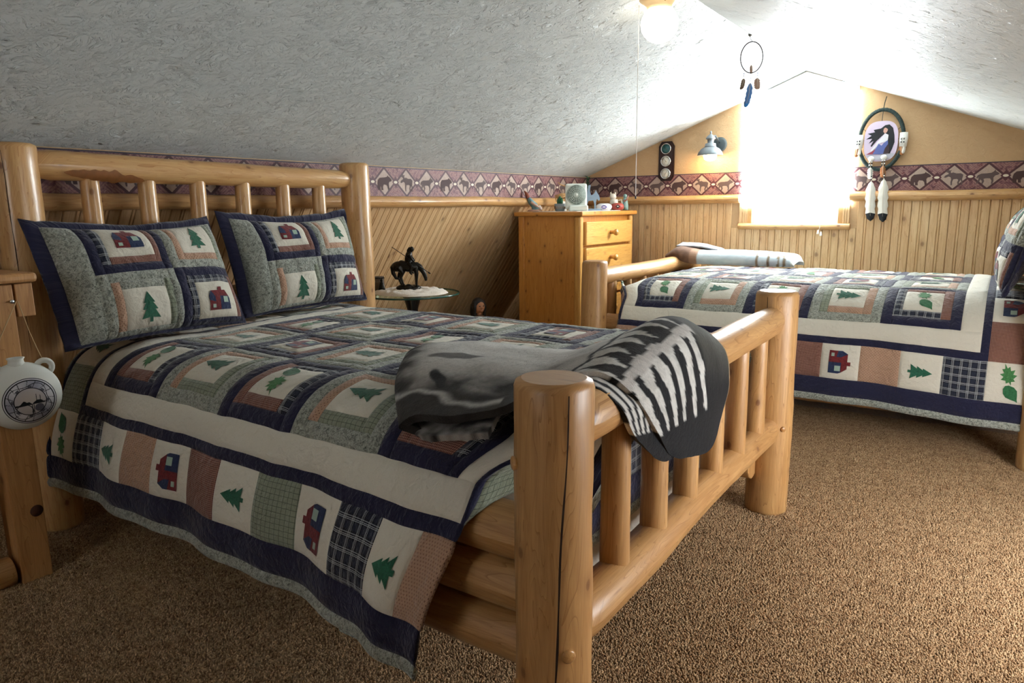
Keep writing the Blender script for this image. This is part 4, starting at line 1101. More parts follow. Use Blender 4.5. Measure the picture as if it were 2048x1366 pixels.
# blue horse cut-out
M_BLUEH = plain('slate_blue_paint', '8fa3b4', .5, var=.25)
bh = thing('blue_horse', 'slate blue wooden horse cut-out standing on the dresser', 'figurine', (0.258, 3.775, DT2), math.radians(35))
HORSE2 = [(-.055, .01), (-.045, .01), (-.040, .055), (-.030, .070), (.010, .072), (.020, .050), (.022, .012), (.034, .012), (.036, .060), (.044, .085), (.060, .070), (.072, .080), (.062, .110), (.042, .135), (.030, .150), (.026, .135), (.012, .118), (-.010, .112), (-.020, .150), (-.012, .190), (-.034, .186), (-.042, .140), (-.046, .112), (-.066, .100), (-.074, .060), (-.064, .056)]
b = MB(); b.prism([(x*.85, z+.004) for x, z in HORSE2], lambda a, c, q: (a, q-.006, c), .012); b.build('cutout', M_BLUEH, bh)
b = MB(); b.box(-.062, .062, -.022, .022, 0, .015, .004); b.build('base', M_BLUEH, bh)
# green sprig up in the corner
sp = thing('pine_sprig', 'dark green sprig tucked in the wall corner above the dresser', 'sprig', (-.125, 4.40, 1.235))
MB().tube([(0, 0, .0), (.005, -.005, .08), (.02, -.02, .19)], .004, 6).build('stem', clay('sprig_stem', '3b3a22'), sp)
M_NEEDLE = plain('needle_green', '2f5a40', .7)
for i in range(26):
    z = .05+.145*i/26; a = i*2.4; cx = .018*(z/.19); b = MB()
    b.tube([(cx, -cx, z), (cx+.026*math.cos(a), -cx+.026*math.sin(a)-.004, z+.016)], [.006, .001], 5); b.build('needle_tuft', M_NEEDLE, sp)
# white jar with a purple emblem
jar = thing('white_jar', 'round white jar with a purple emblem on the dresser', 'jar', (0.273, 3.945, DT2))
jb = MB().lathe([(.040, 0), (.056, .010), (.063, .026), (.058, .042), (.040, .052), (.034, .054), (.030, .050), (0, .048)], 26).build('body', plain('glazed_white', 'eceaea', .25), jar)
b = MB(); em = [(.020*math.cos(2*math.pi*i/20)*(1+.15*math.cos(3*i)), .014*math.sin(2*math.pi*i/20)) for i in range(20)]
def jf(a, c, q):
    an = math.radians(-62)+a/.06; r = .0630-.004*abs(c)/.014+q; return (r*math.cos(an), r*math.sin(an), .027+c)
b.prism(em, jf, .002); b.build('emblem', plain('purple_glaze', '6f62a8', .3), jar)
# red painted box and white cat mug
rb = thing('painted_pot', 'small red round pot with a dark diamond at the right end of the dresser', 'pot', (0.283, 4.160, DT2))
MB().lathe([(.036, 0), (.050, .012), (.054, .030), (.046, .048), (.030, .056), (0, .058)], 24).build('body', plain('red_glaze', 'b8544a', .4, var=.3), rb)
b = MB(); b.prism([(-.020, 0), (0, -.016), (.020, 0), (0, .016)], lambda a, c, q: ((.0535+q-.3*abs(c)*.3)*math.cos(math.radians(-60)+a/.055), (.0535+q-.3*abs(c)*.3)*math.sin(math.radians(-60)+a/.055), .030+c), .0025); b.build('diamond', plain('dark_glaze', '2b3038', .4), rb)
b = MB(); b.prism([(-.008, 0), (0, -.006), (.008, 0), (0, .006)], lambda a, c, q: ((.0555+q)*math.cos(math.radians(-60)+a/.055), (.0555+q)*math.sin(math.radians(-60)+a/.055), .030+c), .002); b.build('diamond_centre', plain('cream_glaze', 'd9cfc0', .4), rb)
cm = thing('cat_mug', 'white cat shaped mug with a handle behind the red pot', 'mug', (0.215, 4.235, DT2), math.radians(20))
M_CER = plain('cream_ceramic', 'e0d9ca', .3, var=.15); M_TEAL = plain('teal_ceramic', '7d9c98', .35)
MB().lathe([(.030, 0), (.034, .01), (.036, .05), (.032, .085), (.028, .088), (0, .086)], 18).build('body', M_CER, cm)
MB().ball((-.008, -.008, .108), .028, .026, .026).build('head', M_CER, cm)
for s_ in (-1, 1): MB().tube([(-.008+.016*s_, -.008, .124), (-.008+.020*s_, -.008, .146)], [.010, .002], 8).build('ear', M_CER, cm)
MB().tube([(.030, 0, .075), (.058, 0, .085), (.064, 0, .055), (.040, 0, .035)], .006, 8).build('handle', M_CER, cm)
tf = thing('teal_figurine', 'small teal figurine next to the cat mug on the dresser', 'figurine', (0.290, 4.285, DT2))
MB().lathe([(.026, 0), (.028, .03), (.022, .07), (.012, .095), (0, .10)], 16).build('body', M_TEAL, tf)
MB().ball((0, 0, .112), .017).build('head', M_TEAL, tf)
MB().tube([(0, -.018, .07), (.03, -.03, .085), (.04, -.02, .115)], [.008, .006, .003], 8).build('wing', clay('fig_coral', 'b98a80'), tf)

# ================================================================== GLASS TABLE
TX, TY, TZ = -.190, 2.215, .655
M_TGLASS = NT('table_glass'); tg = M_TGLASS
sh = tg.n('MixShader', {0: .14, 1: tg.n('BsdfTransparent', {0: (.86, .95, .91, 1)}).outputs[0], 2: tg.n('BsdfGlossy', {'Roughness': .03, 'Color': (.9, 1, .95, 1)}).outputs[0]})
tg.t.links.new(sh.outputs[0], tg.t.nodes['Material Output'].inputs[0]); M_TGLASS = tg.m
M_EDGE = plain('glass_edge_green', '1f4a40', .1, spec=.8); M_BLKG = plain('black_gloss', '14171a', .18, spec=.6)
gtb = thing('glass_table', 'round glass topped side table with black pedestal beside the foreground bed', 'table', (TX, TY, 0))
MB().lathe([(0, TZ-.010), (.300, TZ-.010), (.302, TZ-.005), (.300, TZ), (0, TZ)], 56).build('glass_top', M_TGLASS, gtb)
MB().lathe([(.3005, TZ-.0105), (.3035, TZ-.008), (.3035, TZ-.002), (.3005, TZ+.0005)], 56, cap=False).build('glass_edge', M_EDGE, gtb)
MB().lathe([(.0, TZ-.035), (.055, TZ-.033), (.062, TZ-.022), (.050, TZ-.012), (0, TZ-.0105)], 24).build('mount', M_BLKG, gtb)
MB().lathe([(.16, 0), (.165, .02), (.12, .045), (.05, .07), (.035, .12), (.028, .35), (.034, .55), (.052, .615), (.052, TZ-.034)], 28).build('pedestal', M_BLKG, gtb)
# sheepskin mat
sk = MB(); nr, na = 16, 60; V = [(0, 0, .02)]; Fc = []
for i in range(1, nr+1):
    for j in range(na):
        a = 2*math.pi*j/na; q = i/nr; R_ = (.235+.03*mnoise.noise(Vector((math.cos(a)*2, math.sin(a)*2, 5.))))*q
        x, y = R_*math.cos(a)*1.05, R_*math.sin(a)*.9
        z = (.024+.016*mnoise.noise(Vector((x*26, y*26, 1.)))+.010*mnoise.noise(Vector((x*60, y*60, 2.))))*math.sqrt(max(0, 1-q**4))+.001
        V.append((x, y, z))
for j in range(na): Fc.append((0, 1+j, 1+(j+1) % na))
for i in range(nr-1):
    for j in range(na): a = 1+i*na+j; b_ = 1+i*na+(j+1) % na; Fc.append((a, a+na, b_+na, b_))
sk.add(V, Fc); tag(sk.build('fleece_mat', plain('sheepskin', 'e8dccb', .95, bump=1.0, bscale=180, var=.15, Sheen_Weight=.5), None, (TX+.0, TY-.01, TZ+.001)), 'fluffy cream sheepskin mat on the glass table', 'mat')
# bronze horse and rider
M_BRONZE = plain('dark_bronze', '2a2722', .32, .75, var=.35, bscale=60)
st = thing('horse_statuette', 'dark bronze statuette of a horse and rider with a long lance', 'statuette', (TX-.005, TY-.02, TZ+.018), math.radians(34.6))
def fused(name, mb, parent, vox=.0032):
    o = mb.build(name, M_BRONZE, parent); r = o.modifiers.new('fuse', 'REMESH'); r.mode = 'VOXEL'; r.voxel_size = vox; r.use_smooth_shade = True
    s_ = o.modifiers.new('relax', 'SMOOTH'); s_.factor = .5; s_.iterations = 3; return o
b = MB(); b.ball((0, 0, .012), .070, .050, .020); b.ball((.035, .01, .014), .040, .035, .022); b.ball((-.04, -.008, .015), .042, .038, .022); b.ball((.0, -.02, .016), .03, .03, .026)
fused('rock_base', b, st)
b = MB()     # horse
b.tube([(-.072, 0, .150), (-.045, 0, .158), (0, 0, .148), (.030, 0, .150), (.056, 0, .152)], [.026, .034, .033, .034, .024], 14)
b.tube([(.045, 0, .158), (.072, 0, .146), (.092, 0, .118), (.102, 0, .098)], [.024, .019, .015, .013], 12)
b.tube([(.100, 0, .103), (.107, 0, .080), (.110, 0, .058)], [.015, .012, .008], 10)
for s_ in (-1, 1): b.tube([(.094, .007*s_, .114), (.098, .010*s_, .126)], [.005, .001], 6)
for y, xs in ((.016, 0), (-.016, .008)):
    b.tube([(.044+xs*.4, y, .140), (.046+xs, y, .100), (.044+xs, y, .066), (.044+xs, y, .034), (.048+xs, y, .026)], [.018, .012, .008, .006, .008], 9)
for y, xs in ((.018, 0), (-.018, .020)):
    b.tube([(-.060, y, .150), (-.052+xs, y, .112), (-.066+xs, y, .082), (-.054+xs, y, .046), (-.044+xs, y, .028)], [.026, .016, .010, .007, .009], 9)
b.ball((-.066, 0, .150), .036, .034, .034); b.tube([(-.086, 0, .166), (-.100, 0, .146), (-.096, 0, .110), (-.078, 0, .076), (-.050, 0, .068)], [.012, .015, .014, .010, .003], 9)
fused('horse', b, st)
b = MB()     # rider, bent forward a little
b.tube([(.006, 0, .168), (.002, 0, .200), (.010, 0, .228), (.020, 0, .244)], [.024, .023, .022, .010], 12)
b.ball((.026, 0, .258), .015, .013, .017); b.tube([(.018, 0, .268), (.006, 0, .250), (.002, 0, .222)], [.010, .012, .006], 9)
for s_ in (-1, 1):
    b.tube([(.010, .020*s_, .226), (.026, .026*s_, .200), (.040, .016*s_, .182)], [.010, .008, .006], 8)
    b.tube([(.004, .018*s_, .172), (.026, .036*s_, .150), (.018, .038*s_, .112), (.028, .040*s_, .102)], [.014, .012, .008, .006], 8)
fused('rider', b, st, .0028)
MB().tube([(-.092, -.035, .275), (.040, -.030, .180), (.132, -.026, .112)], [.0022, .0022, .0022], 6).build('lance', M_BRONZE, st)
MB().tube([(.126, -.026, .1165), (.134, -.026, .110), (.144, -.0255, .104)], [.002, .006, .001], 6).build('lance_head', M_BRONZE, st)
# glass candle cup and small dark figure beside it
cc = thing('candle_cup', 'smoky glass candle cup on the side table next to the headpost', 'cup', (TX-.205, TY-.085, TZ+.004))
t = NT('smoky_glass'); sh = t.n('MixShader', {0: .45, 1: t.n('BsdfTransparent', {0: (.75, .70, .66, 1)}).outputs[0], 2: t.b.outputs[0]}); t.set(Base_Color=C('8d8178'), Roughness=.2)
t.t.links.new(sh.outputs[0], t.t.nodes['Material Output'].inputs[0])
MB().lathe([(.034, 0), (.036, .004), (.036, .098), (.033, .098), (.032, .006), (0, .006)], 24).build('glass', t.m, cc)
MB().lathe([(.0365, .086), (.037, .090), (.0365, .094)], 24, cap=False).build('rim_band', M_BLKG, cc)
MB().lathe([(.030, .008), (.030, .060), (0, .062)], 20).build('wax', plain('grey_wax', 'a89a90', .6), cc)
lf = thing('seated_figure', 'tiny dark seated figure beside the candle cup', 'figurine', (TX-.150, TY-.115, TZ+.022), math.radians(20))
b = MB(); b.lathe([(.022, 0), (.022, .012), (.015, .035), (.012, .048), (0, .052)], 14); b.ball((0, 0, .060), .010); b.tube([(.006, 0, .068), (-.010, 0, .076)], [.004, .001], 6)
b.build('body', M_BRONZE, lf)
# ================================================================== DOLL
M_HAIR = plain('doll_hair', '17120f', .5, bump=.8, bscale=300); M_SKIN = plain('doll_skin', 'a8714c', .5)
dl = thing('doll', 'dark haired doll standing in the shadow between the beds and dresser', 'doll', (-.265, 3.01, 0), math.radians(-20)); dl.scale = (.95, .95, .95)
MB().lathe([(.13, 0), (.12, .05), (.08, .25), (.055, .34), (.06, .38), (.05, .41), (.02, .425)], 22).build('dress', plain('doll_dress', '6d4a34', .9, var=.3), dl)
MB().tube([(0, 0, .41), (0, 0, .45)], [.020, .018], 12).build('neck', M_SKIN, dl)
hd = MB(); hd.ball((0, 0, .490), .044, .046, .056, 20); hd.tube([(.038, -.002, .492), (.052, -.002, .478)], [.007, .008], 8); hd.ball((.036, 0, .462), .014, .018, .012)
h_ = hd.build('head', M_SKIN, dl); rm = h_.modifiers.new('fuse', 'REMESH'); rm.mode = 'VOXEL'; rm.voxel_size = .004; rm.use_smooth_shade = True
for s_ in (-1, 1):
    MB().ball((.040, .017*s_, .497), .004, .008, .004).build('eye', M_HAIR, dl)
MB().ball((.046, 0, .464), .003, .010, .003).build('mouth', plain('doll_lips', '8a3d34', .5), dl)
b = MB(); b.ball((-.012, 0, .500), .050, .054, .060, 20); b.tube([(-.03, 0, .50), (-.045, 0, .44), (-.042, 0, .36)], [.050, .048, .030], 14)
for s_ in (-1, 1): b.tube([(.0, .036*s_, .535), (.012, .046*s_, .49), (.004, .046*s_, .42), (.0, .044*s_, .36)], [.012, .014, .012, .006], 10)
h_ = b.build('hair', M_HAIR, dl); rm = h_.modifiers.new('fuse', 'REMESH'); rm.mode = 'VOXEL'; rm.voxel_size = .005; rm.use_smooth_shade = True
for s_ in (-1, 1): MB().tube([(0, .055*s_, .385), (.03, .085*s_, .31), (.06, .075*s_, .24)], [.022, .018, .012], 10).build('arm', M_SKIN, dl)
# ================================================================== STAIR RAILING AND CANTEEN
nw = thing('stair_railing', 'rough pine newel post and rail of the stair opening beside the foreground bed', 'railing', (.345, -.240, 0))
def npart(name, mb, m=M_NEWEL):
    o = mb.build(name, m, nw); o.matrix_parent_inverse = Matrix.Translation(-Vector(nw.location)); return o
b = MB(); b.box(.300, .388, -.286, -.196, 0, .966, .004); npart('newel_post', b)
b = MB(); b.box(-.70, .385, -.190, -.140, .862, .966, .003, along='x'); npart('hand_rail', b)
b = MB(); b.box(-.70, .402, -.335, -.128, .968, .998, .010, along='x'); npart('cap_board', b)
b = MB(); b.box(.335, .372, -.372, -.346, .10, .966, .004); npart('baluster', b)
b = MB(); b.box(.335, .372, -.522, -.496, .10, .966, .004); npart('baluster', b)
b = MB(); b.box(.325, .385, -.90, -.29, .880, .966, .003, along='y'); npart('hand_rail', b)
npart('bottom_log', log_mesh((.35, -.298, .050), (.35, -.92, .050), .048, .05, 91, 16, .004, .004), M_LOGD)
MB().lathe([(0, -.01), (.0025, -.01), (.0025, .012), (.006, .013), (.006, .016), (0, .017)], 12, (0, 0, 0), 'x').build('nail', plain('steel', 'c8ccd0', .3, .9), nw, (.388-.345, -.207+.240, .914))
# disc seen end-on in the shade of the stair opening
MB().lathe([(.019, 0), (.019, .0015), (0, .0016)], 18, (0, 0, 0), 'x').build('wood_plug', plain('knot_brown', '4a2a17', .7, var=.4), nw, (.388-.345, -.218+.240, .235))

cn = thing('ceramic_canteen', 'white round clay canteen with a black and grey design hanging on the newel post', 'canteen', (.462, -.238, .633), math.radians(-14))
M_CLAYW = plain('bisque_white', 'd6d8d0', .75, bump=.15, bscale=300)
RC, TC = .104, .066
pr = [(RC*math.sin(math.pi*i/28), -TC*math.cos(math.pi*i/28)) for i in range(29)]; pr[0] = (0, -TC); pr[-1] = (0, TC)
MB().lathe(pr, 48, (0, 0, 0), 'x', cap=False).build('body', M_CLAYW, cn)
MB().lathe([(.030, .088), (.021, .104), (.020, .112), (.024, .118), (.018, .118), (.015, .105), (0, .10)], 20, (0, -.004, 0)).build('spout', M_CLAYW, cn)
for s_ in (-1, 1):
    b = MB(); b.tube([(0, s_*(.066+.020*math.cos(2*math.pi*i/20)), .080+.021*math.sin(2*math.pi*i/20)) for i in range(20)], .0085, 10, closed=True); b.build('loop', M_CLAYW, cn)
def emblem_col(r, a):
    ink, pale, grey, lt = C('17181c'), C('b9b2aa'), C('8f8f9c'), C('c9c8cc')
    x, y = r*math.cos(a), r*math.sin(a)
    if r > .97: return ink
    if r > .93: return lt
    if r > .885: return ink
    if r > .60:
        s_ = (a/(2*math.pi)*8+.5*r) % 1
        if s_ < .05 or .45 < s_ < .48: return ink
        k = abs(r-.74+.09*math.sin(a*4+.6)); 
        if k < .014: return ink
        if r < .70 and .1 < s_ < .4: return lerp(grey, ink, .75)
        return lerp(grey, lt, .5+.5*math.sin(a*3+1))
    if r > .575: return ink
    base = lerp(pale, C('a49dA8'.lower()), max(0, r*1.2-.2))
    # a plain desert skyline with two tall stems
    if abs(y-(-.12+.10*x)) < .016: return ink
    hill = -.10+.14*math.exp(-((x-.26)/.16)**2)+.05*math.exp(-((x-.40)/.08)**2)
    if x > .08 and -.12 < y < hill: return ink
    rock = -.11+.16*math.exp(-((x+.24)/.11)**2)+.09*math.exp(-((x+.06)/.07)**2)
    if x < .08 and -.12+.1*x < y < rock: return ink
    for sx, tp in ((.22, .30), (.36, .24)):
        if abs(x-sx) < .012 and -.1 < y < tp: return ink
    if y < -.14+.1*x:
        if abs(x-.04) < .014 or abs(x-.10) < .014: return ink
        if abs((x+.25)**2+(y+.42)**2-.10) < .010: return ink
        if x > .1 and (x-.30)**2+(y+.30)**2 < .03: return lerp(ink, grey, .3)
    return base
nr, na = 90, 200; V = []; cols = []; Fc = []; RE = .070
for i in range(nr+1):
    for j in range(na):
        r = i/nr; a = 2*math.pi*j/na; q = r*RE; xx = TC*math.sqrt(max(0, 1-(q/RC)**2))+.0009
        V.append((xx, q*math.cos(a)+.012, q*math.sin(a)-.008)); cols.append(emblem_col(r, a))
V = [(TC*math.sqrt(max(0, 1-(y*y+z*z)/RC**2))+.0009, y, z) for x, y, z in V]
for i in range(nr):
    for j in range(na): a, b_ = i*na+j, i*na+(j+1) % na; Fc.append((a, a+na, b_+na, b_))
me = mesh_data('emblem', V, Fc, vcol_mat('emblem_ink', .6, 0, 300, 0)); add_cols(me, cols); obj('emblem', me, cn)
M_TWINE = plain('twine', 'b99d72', .9)
MB().tube([(0, .068, .088), (-.02, .058, .130), (-.058, .046, .19), (-.066, .030, .281)], .0016, 6).build('cord', M_TWINE, cn)
MB().tube([(0, -.068, .088), (-.03, -.03, .18), (-.066, .026, .281)], .0016, 6).build('cord', M_TWINE, cn)
MB().ball((-.004, .067, .098), .005, .005, .006).build('knot', M_TWINE, cn)

# ================================================================== CEILING GLOBE
def emit(name, hexc, s, base='fff6e6'):
    t = NT(name); t.set(Base_Color=C(base), Roughness=.3); t.put(t.b.inputs['Emission Color'], C(hexc)); t.put(t.b.inputs['Emission Strength'], s); return t.m
gl = thing('ceiling_globe_lamp', 'lit white glass globe lamp on the ceiling near the ridge', 'lamp', (1.540, 2.0, 1.962))
MB().lathe([(.034, .074), (.046, .066), (.066, .048), (.080, .018), (.082, 0), (.078, -.026), (.064, -.050), (.042, -.069), (.018, -.079), (0, -.081)], 40).build('globe', emit('globe_glow', 'fff3e0', 2.6), gl)
MB().lathe([(.055, .062), (.058, .074), (.072, .086), (.090, .098), (.092, .112), (.090, .150)], 36).build('canopy', plain('cream_enamel', 'ecd0a2', .35), gl)
MB().ball((.045, -.05, .082), .004).build('screw', plain('brass', 'a87a35', .3, .9), gl)
pc = thing('pull_chain', 'thin white pull cord hanging from the ceiling globe lamp', 'cord', (1.452, 1.975, 2.03))
MB().tube([(0, 0, .02), (0, 0, -.40), (.001, 0, -.812)], .0016, 6).build('cord', plain('white_cord', 'f0efe9', .6), pc)
MB().lathe([(.0015, .012), (.004, .006), (.0045, 0), (0, -.004)], 10, (0.001, 0, -.818)).build('end_bead', plain('dark_bead', '3a3a3a', .4), pc)

# ================================================================== HANGING DREAMCATCHER
M_WIRE = plain('dark_wrapped_hoop', '2a2725', .8); M_FB = plain('brown_feather', '7a6654', .8, var=.4, bscale=200); M_FBL = plain('blue_feather', '5a86c2', .7, var=.25, bscale=150)
M_FBT = plain('bright_blue_tip', '2c7fc8', .6); M_FP = plain('pink_brown_feather', 'b79684', .8, var=.3, bscale=200)
dc = thing('hanging_dreamcatcher', 'thin hoop dreamcatcher with a blue feather hanging from the ceiling ridge', 'dreamcatcher', (1.60, 3.12, 2.10), math.radians(25))
MB().lathe([(.010, .012), (.010, .006), (.004, 0), (0, 0)], 12).build('hook', plain('hook_metal', '8a8a86', .4, .8), dc)
MB().tube([(0, 0, .004), (.004, 0, -.012), (.014, 0, -.028)], .0018, 6).build('cord', M_WIRE, dc)
MB().tube([(.014+.060*math.cos(2*math.pi*i/44), 0, -.110+.083*math.sin(2*math.pi*i/44)) for i in range(44)], .0034, 8, closed=True).build('hoop', M_WIRE, dc)
def feather(parent, name, m, top, length, width, bend=0., tip=None, tipm=None, bar=0):
    x0, y0, z0 = top; n = 16; V = []; Fc = []; V2 = []
    for i in range(n+1):
        q = i/n; wd = width*min(1., (q/.16)**.7, ((1-q)/.10)**.55 if q < 1 else 0)*(.82+.18*math.sin(math.pi*q))+.0006
        cx = x0+bend*q*q; z = z0-length*q; dq = .0035*math.sin(q*3)
        for s_, yy in ((-1, .003), (0, -.0025), (1, .003)): V.append((cx+s_*wd*.5*(1+.12*math.sin(i*2.1)), y0+yy+dq, z-.010*abs(s_)*q))
        for s_, yy in ((1, .0042), (0, -.0010), (-1, .0042)): V.append((cx+s_*wd*.5*(1+.12*math.sin(i*2.1)), y0+yy+dq, z-.010*abs(s_)*q))
    mi = []
    for i in range(n):
        for j in range(6):
            a, b_ = i*6+j, i*6+(j+1) % 6; Fc.append((a, b_, b_+6, a+6)); mi.append(1 if (tip and i/n >= tip) else 0)
    me = mesh_data(name, V, Fc, [m, tipm or m], None, True, mi); o = obj(name, me, parent)
    MB().tube([(x0, y0-.002, z0+.012), (x0+bend*.25, y0-.002, z0-length*.5), (x0+bend*.8, y0-.001, z0-length*.9)], [.0014, .0010, .0005], 5).build('quill', plain('quill_'+name, 'd8cdb8', .6), o)
    return o
for x, m, ln, wd, bd in ((-.024, M_FB, .052, .024, -.012), (.050, M_FP, .055, .034, .004)):
    MB().tube([(x, 0, -.188), (x, 0, -.222)], .001, 5).build('thread', M_WIRE, dc)
    for zz in (-.196, -.208): MB().ball((x, 0, zz), .0038).build('bead', plain('slate_bead', '4a5878', .4), dc)
    feather(dc, 'feather', m, (x, 0, -.220), ln, wd, bd)
MB().tube([(.013, 0, -.192), (.013, 0, -.250)], .001, 5).build('thread', M_WIRE, dc)
for zz in (-.222, -.234): MB().ball((.013, 0, zz), .0038).build('bead', plain('blue_bead', '5a7cb8', .4), dc)
feather(dc, 'feather', M_FBL, (.013, 0, -.245), .125, .034, -.020, .86, M_FBT)
feather(dc, 'feather', M_FP, (.014, -.003, -.150), .040, .016, .002)

# ================================================================== WEATHER STATION
M_MAHOG = plain('dark_mahogany', '2e1713', .3, var=.3, bscale=40); M_CHROME = plain('chrome', 'd5d8da', .2, 1.0)
ws = thing('weather_station', 'dark wooden weather station with three round dials on the ochre wall', 'weather station', (.555, YG, 1.533))
oct_ = [(-.042, -.156), (.042, -.156), (.066, -.118), (.066, .118), (.042, .156), (-.042, .156), (-.066, .118), (-.066, -.118)]
b = MB(); b.prism(oct_, lambda a, c, q: (a, -q, c), .016); b.prism([(a*.88, c*.94) for a, c in oct_], lambda a, c, q: (a, -.016-q, c), .006); b.build('backboard', M_MAHOG, ws)
for z, h, nm in ((.098, '3f6f70', 'hygrometer'), (.0, 'd8d4c8', 'thermometer'), (-.098, 'd8d4c8', 'barometer')):
    dbo = MB().lathe([(.042, .020), (.044, .028), (.040, .032), (.037, .030)], 32, (0, 0, z), 'y', cap=False)
    dbo.V = [(x, -y, zz) for x, y, zz in dbo.V]; rim = dbo.build('dial_rim', M_CHROME, ws)
    f_ = MB(); f_.lathe([(.039, .0205), (.039, .0245), (0, .0245)], 30, (0, 0, z), 'y'); f_.V = [(x, -y, zz) for x, y, zz in f_.V]
    f_.build('dial_face', plain('dial_'+nm, h, .25, var=.25 if h == '3f6f70' else .08, bscale=60), ws)
    if h != '3f6f70':
        for k in range(20):
            a = math.radians(-230+260*k/19); t1 = MB(); t1.tube([(.030*math.cos(a), -.0250, z+.030*math.sin(a)), (.034*math.cos(a), -.0250, z+.034*math.sin(a))], .0006, 4); t1.build('tick', M_MAHOG, rim)
    a = math.radians(60 if z < 0 else 130)
    MB().tube([(-.010*math.cos(a), -.0258, z-.010*math.sin(a)), (.028*math.cos(a), -.0258, z+.028*math.sin(a))], [.0014, .0006], 5).build('needle', M_MAHOG, rim)
    MB().ball((0, -.026, z), .003).build('needle_pin', plain('brass_pin', 'a88848', .3, .9), rim)

# ================================================================== WALL SCONCE
M_GREY = plain('grey_painted_metal', '6c7276', .45, .2); M_GREYD = plain('dark_grey_metal', '4a5458', .45, .2)
sc_ = thing('wall_sconce', 'grey barn style wall lamp with a lit bulb beside the window', 'lamp', (.988, YG, 1.640))
pm = MB().lathe([(.056, 0), (.056, .008), (.048, .015), (.040, .017), (0, .018)], 30, (0, 0, 0), 'y'); pm.V = [(x, -y, z) for x, y, z in pm.V]; pm.build('wall_plate', M_GREYD, sc_)
sx, sy = -.028, -.135
MB().tube([(0, -.014, .012), (-.004, -.05, .040), (-.012, -.085, .062), (-.018, -.110, .056), (sx, sy+.01, .045)], .006, 10).build('arm', M_GREYD, sc_)
MB().lathe([(0, .095), (.006, .092), (.008, .080), (.005, .074), (.012, .066), (.026, .056), (.036, .040), (.036, .034), (.026, .030), (.022, .005), (.040, .000), (.042, -.020), (.046, -.026)], 32, (sx, sy, 0)).build('cap', M_GREY, sc_)
MB().lathe([(.046, -.026), (.070, -.040), (.088, -.064), (.096, -.086), (.0945, -.088), (.086, -.066), (.068, -.043), (.044, -.029)], 40, (sx, sy, 0), cap=False).build('shade', M_GREY, sc_)
MB().lathe([(.030, -.055), (.044, -.072), (.050, -.092), (.044, -.112), (.026, -.126), (0, -.131)], 28, (sx, sy, 0)).build('bulb_globe', emit('bulb_glow', 'ffd59a', 45.0), sc_)

# ================================================================== MANDALA DREAMCATCHER ON THE WALL
MX, MZ = 2.118, 1.602
M_RING = plain('green_black_wrap', '2c3a38', .8, bump=.8, bscale=150); M_FUR = plain('white_fur', 'eceae4', .95, bump=1.0, bscale=200)
M_RUST = plain('rust_feather', 'b97a4c', .85, var=.4, bscale=160); M_WF = plain('white_feather', 'e8e4da', .85, var=.08, bscale=160); M_BF = plain('black_feather_tip', '22262a', .8)
mn = thing('feather_mandala', 'oval ring wall hanging with a round picture and white feathers', 'wall hanging', (MX, YG-.03, MZ))
MB().tube([(.136*math.cos(2*math.pi*i/56), 0, .198*math.sin(2*math.pi*i/56)) for i in range(56)], .0125, 12, closed=True).build('ring', M_RING, mn)
for i in range(40):
    a = 2*math.pi*i/40; b = MB(); c0 = Vector((.136*math.cos(a), 0, .198*math.sin(a))); tn = Vector((-.136*math.sin(a), 0, .198*math.cos(a))).normalized(); rd = Vector((tn.z, 0, -tn.x))
    b.tube([c0+rd*.0128*math.cos(q)+Vector((0, 1, 0))*.0128*math.sin(q)+tn*.004*q/3 for q in [2*math.pi*k/10 for k in range(10)]], .0014, 5, closed=True); b.build('wrap', plain('wrap_green', '3d4c47', .8) if 'wrap_green' not in MATS else MATS['wrap_green'], mn)
MB().tube([(0, 0, .20), (.004, .004, .245), (.012, .012, .285)], .003, 6).build('hanging_cord', M_RING, mn)
MB().tube([(0, -.002, .195), (-.003, -.002, .125)], .002, 6).build('tie', M_RING, mn)
for a in (25, 155, 180, 0, 215, 325):
    r_ = math.radians(a); MB().tube([(.128*math.cos(r_), 0, .188*math.sin(r_)), (.092*math.cos(r_), 0, .118*math.sin(r_))], .0015, 5).build('tie', M_RING, mn)
# picture: figure in a blanket, hair blown sideways
def rr(hw, hh, k=2.9, n=48): return [(math.copysign(abs(math.cos(2*math.pi*i/n))**(2/k), math.cos(2*math.pi*i/n))*hw, math.copysign(abs(math.sin(2*math.pi*i/n))**(2/k), math.sin(2*math.pi*i/n))*hh) for i in range(n)]
PZ = -.010
def lay(name, poly, h, d, parent):
    b = MB(); b.prism(poly, lambda a, c, q: (a, -.004-d-q, PZ+c), .0015); return b.build(name, plain('pic_'+name, h, .6) if 'pic_'+name not in MATS else MATS['pic_'+name], parent)
pic = lay('picture', rr(.104, .134), 'c9b8cc', 0, mn)
lay('rocks', [(-.085, -.098), (-.06, -.085), (-.02, -.095), (.02, -.086), (.06, -.080), (.088, -.085), (.080, -.104), (.05, -.122), (0, -.128), (-.05, -.121)], 'b4b2bc', .0016, pic)
lay('hair', [(.02, .105), (.045, .108), (.068, .085), (.080, .035), (.084, -.010), (.072, -.055), (.060, -.085), (.034, -.080), (.030, -.020), (.034, .030), (.022, .050), (.0, .030), (-.030, .0), (-.055, -.035), (-.062, -.028), (-.045, .005), (-.075, -.012), (-.055, .020), (-.092, .018), (-.060, .040), (-.085, .055), (-.040, .062), (-.050, .078), (-.005, .085)], '1c1e24', .0016, pic)
lay('blanket_white', [(.022, .052), (.044, .040), (.042, -.005), (.0, -.010), (-.055, -.070), (-.060, -.060), (-.020, -.005)], 'd9d6dc', .0032, pic)
lay('blanket_blue', [(.042, .005), (.046, -.020), (.052, -.080), (.0, -.086), (-.045, -.084), (-.028, -.050), (-.012, -.015), (.006, -.030), (.020, -.012)], '56619a', .0045, pic)
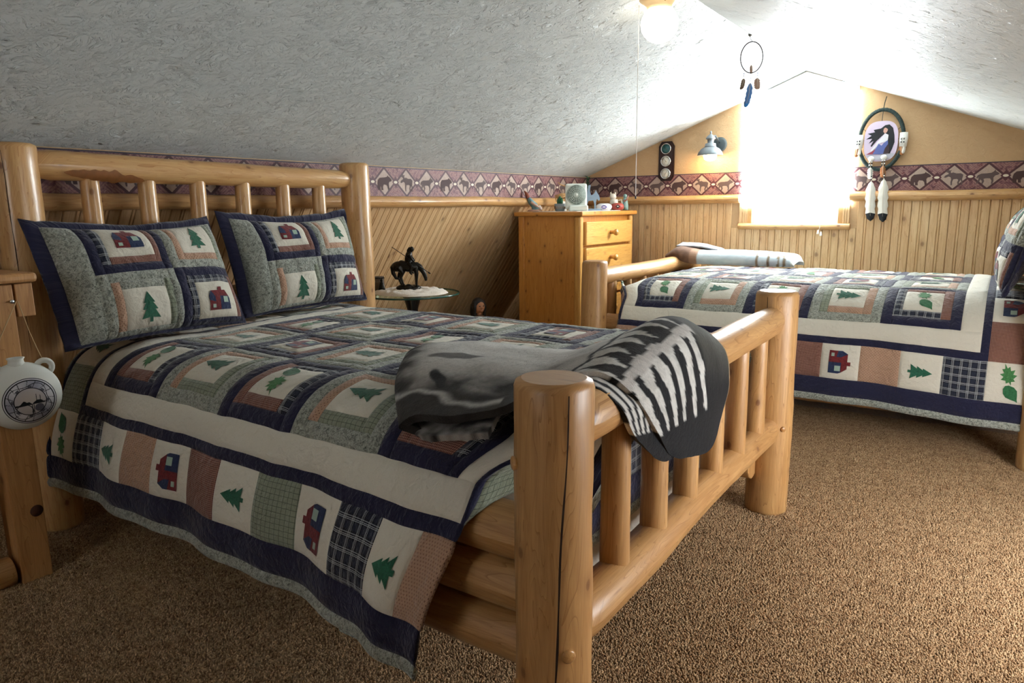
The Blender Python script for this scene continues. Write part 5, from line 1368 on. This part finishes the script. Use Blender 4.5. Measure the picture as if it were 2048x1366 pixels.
lay('blanket_red', [(-.028, -.050), (-.045, -.084), (-.085, -.084), (-.055, -.068)], '8c3a46', .0048, pic)
lay('blanket_shade', [(.046, -.020), (.056, -.050), (.056, -.082), (.020, -.085), (.028, -.050)], '3a2a30', .0055, pic)
lay('face', [(.012, .078), (.020, .090), (.034, .088), (.038, .072), (.032, .056), (.020, .050), (.011, .062)], 'c79a8c', .0045, pic)
lay('fringe', [(.010, .086), (.024, .098), (.040, .094), (.046, .070), (.038, .078), (.024, .088)], '1c1e24', .0060, pic)
# fur cuffs with fringe
for s_ in (-1, 1):
    x = .136*s_; cf = MB().tube([(x, 0, .040), (x*1.01, 0, .0), (x*1.0, 0, -.052)], [.024, .027, .022], 16).build('fur_cuff', M_FUR, mn)
    feather(cf, 'rust_fringe', M_RUST, (x-.008, -.016, -.045), .055, .028, .006*s_); feather(cf, 'white_fringe', M_WF, (x+.008, -.018, -.040), .050, .022, -.004)
    for k in range(4):
        for dx in (-.010, .006): MB().ball((x+dx, -.026, .006-.010*k), .0045).build('bead', plain('bead_black', '1c2024', .4) if k % 2 else plain('bead_white', 'e8e8e4', .4), cf)
# two rosettes with beads and long white feathers
for x, ztop, zb in ((-.050, -.125, -.245), (.028, -.118, -.232)):
    ro = MB().ball((x, -.020, ztop), .020, .010, .018).build('fur_rosette', M_FUR, mn)
    for k in range(4):
        for dx in (-.007, .007): MB().ball((x+dx, -.024, ztop-.022-.010*k), .0048).build('bead', MATS['bead_black'] if k % 2 else MATS['bead_white'], ro)
    feather(ro, 'rust_feather', M_RUST if x > 0 else M_WF, (x, -.024, ztop-.058), .070, .034, .004)
    for k in range(3): MB().ball((x+.012, -.024, zb-.010*k), .0050).build('bead', MATS['bead_white'] if k % 2 else MATS['bead_black'], ro)
    MB().tube([(x+.012, -.024, ztop-.06), (x+.012, -.024, zb-.03)], .0012, 5).build('cord', M_RING, ro)
    feather(ro, 'long_feather', M_WF, (x+.012, -.024, zb-.030), .265 if x < 0 else .285, .062, .014, .80, M_BF)
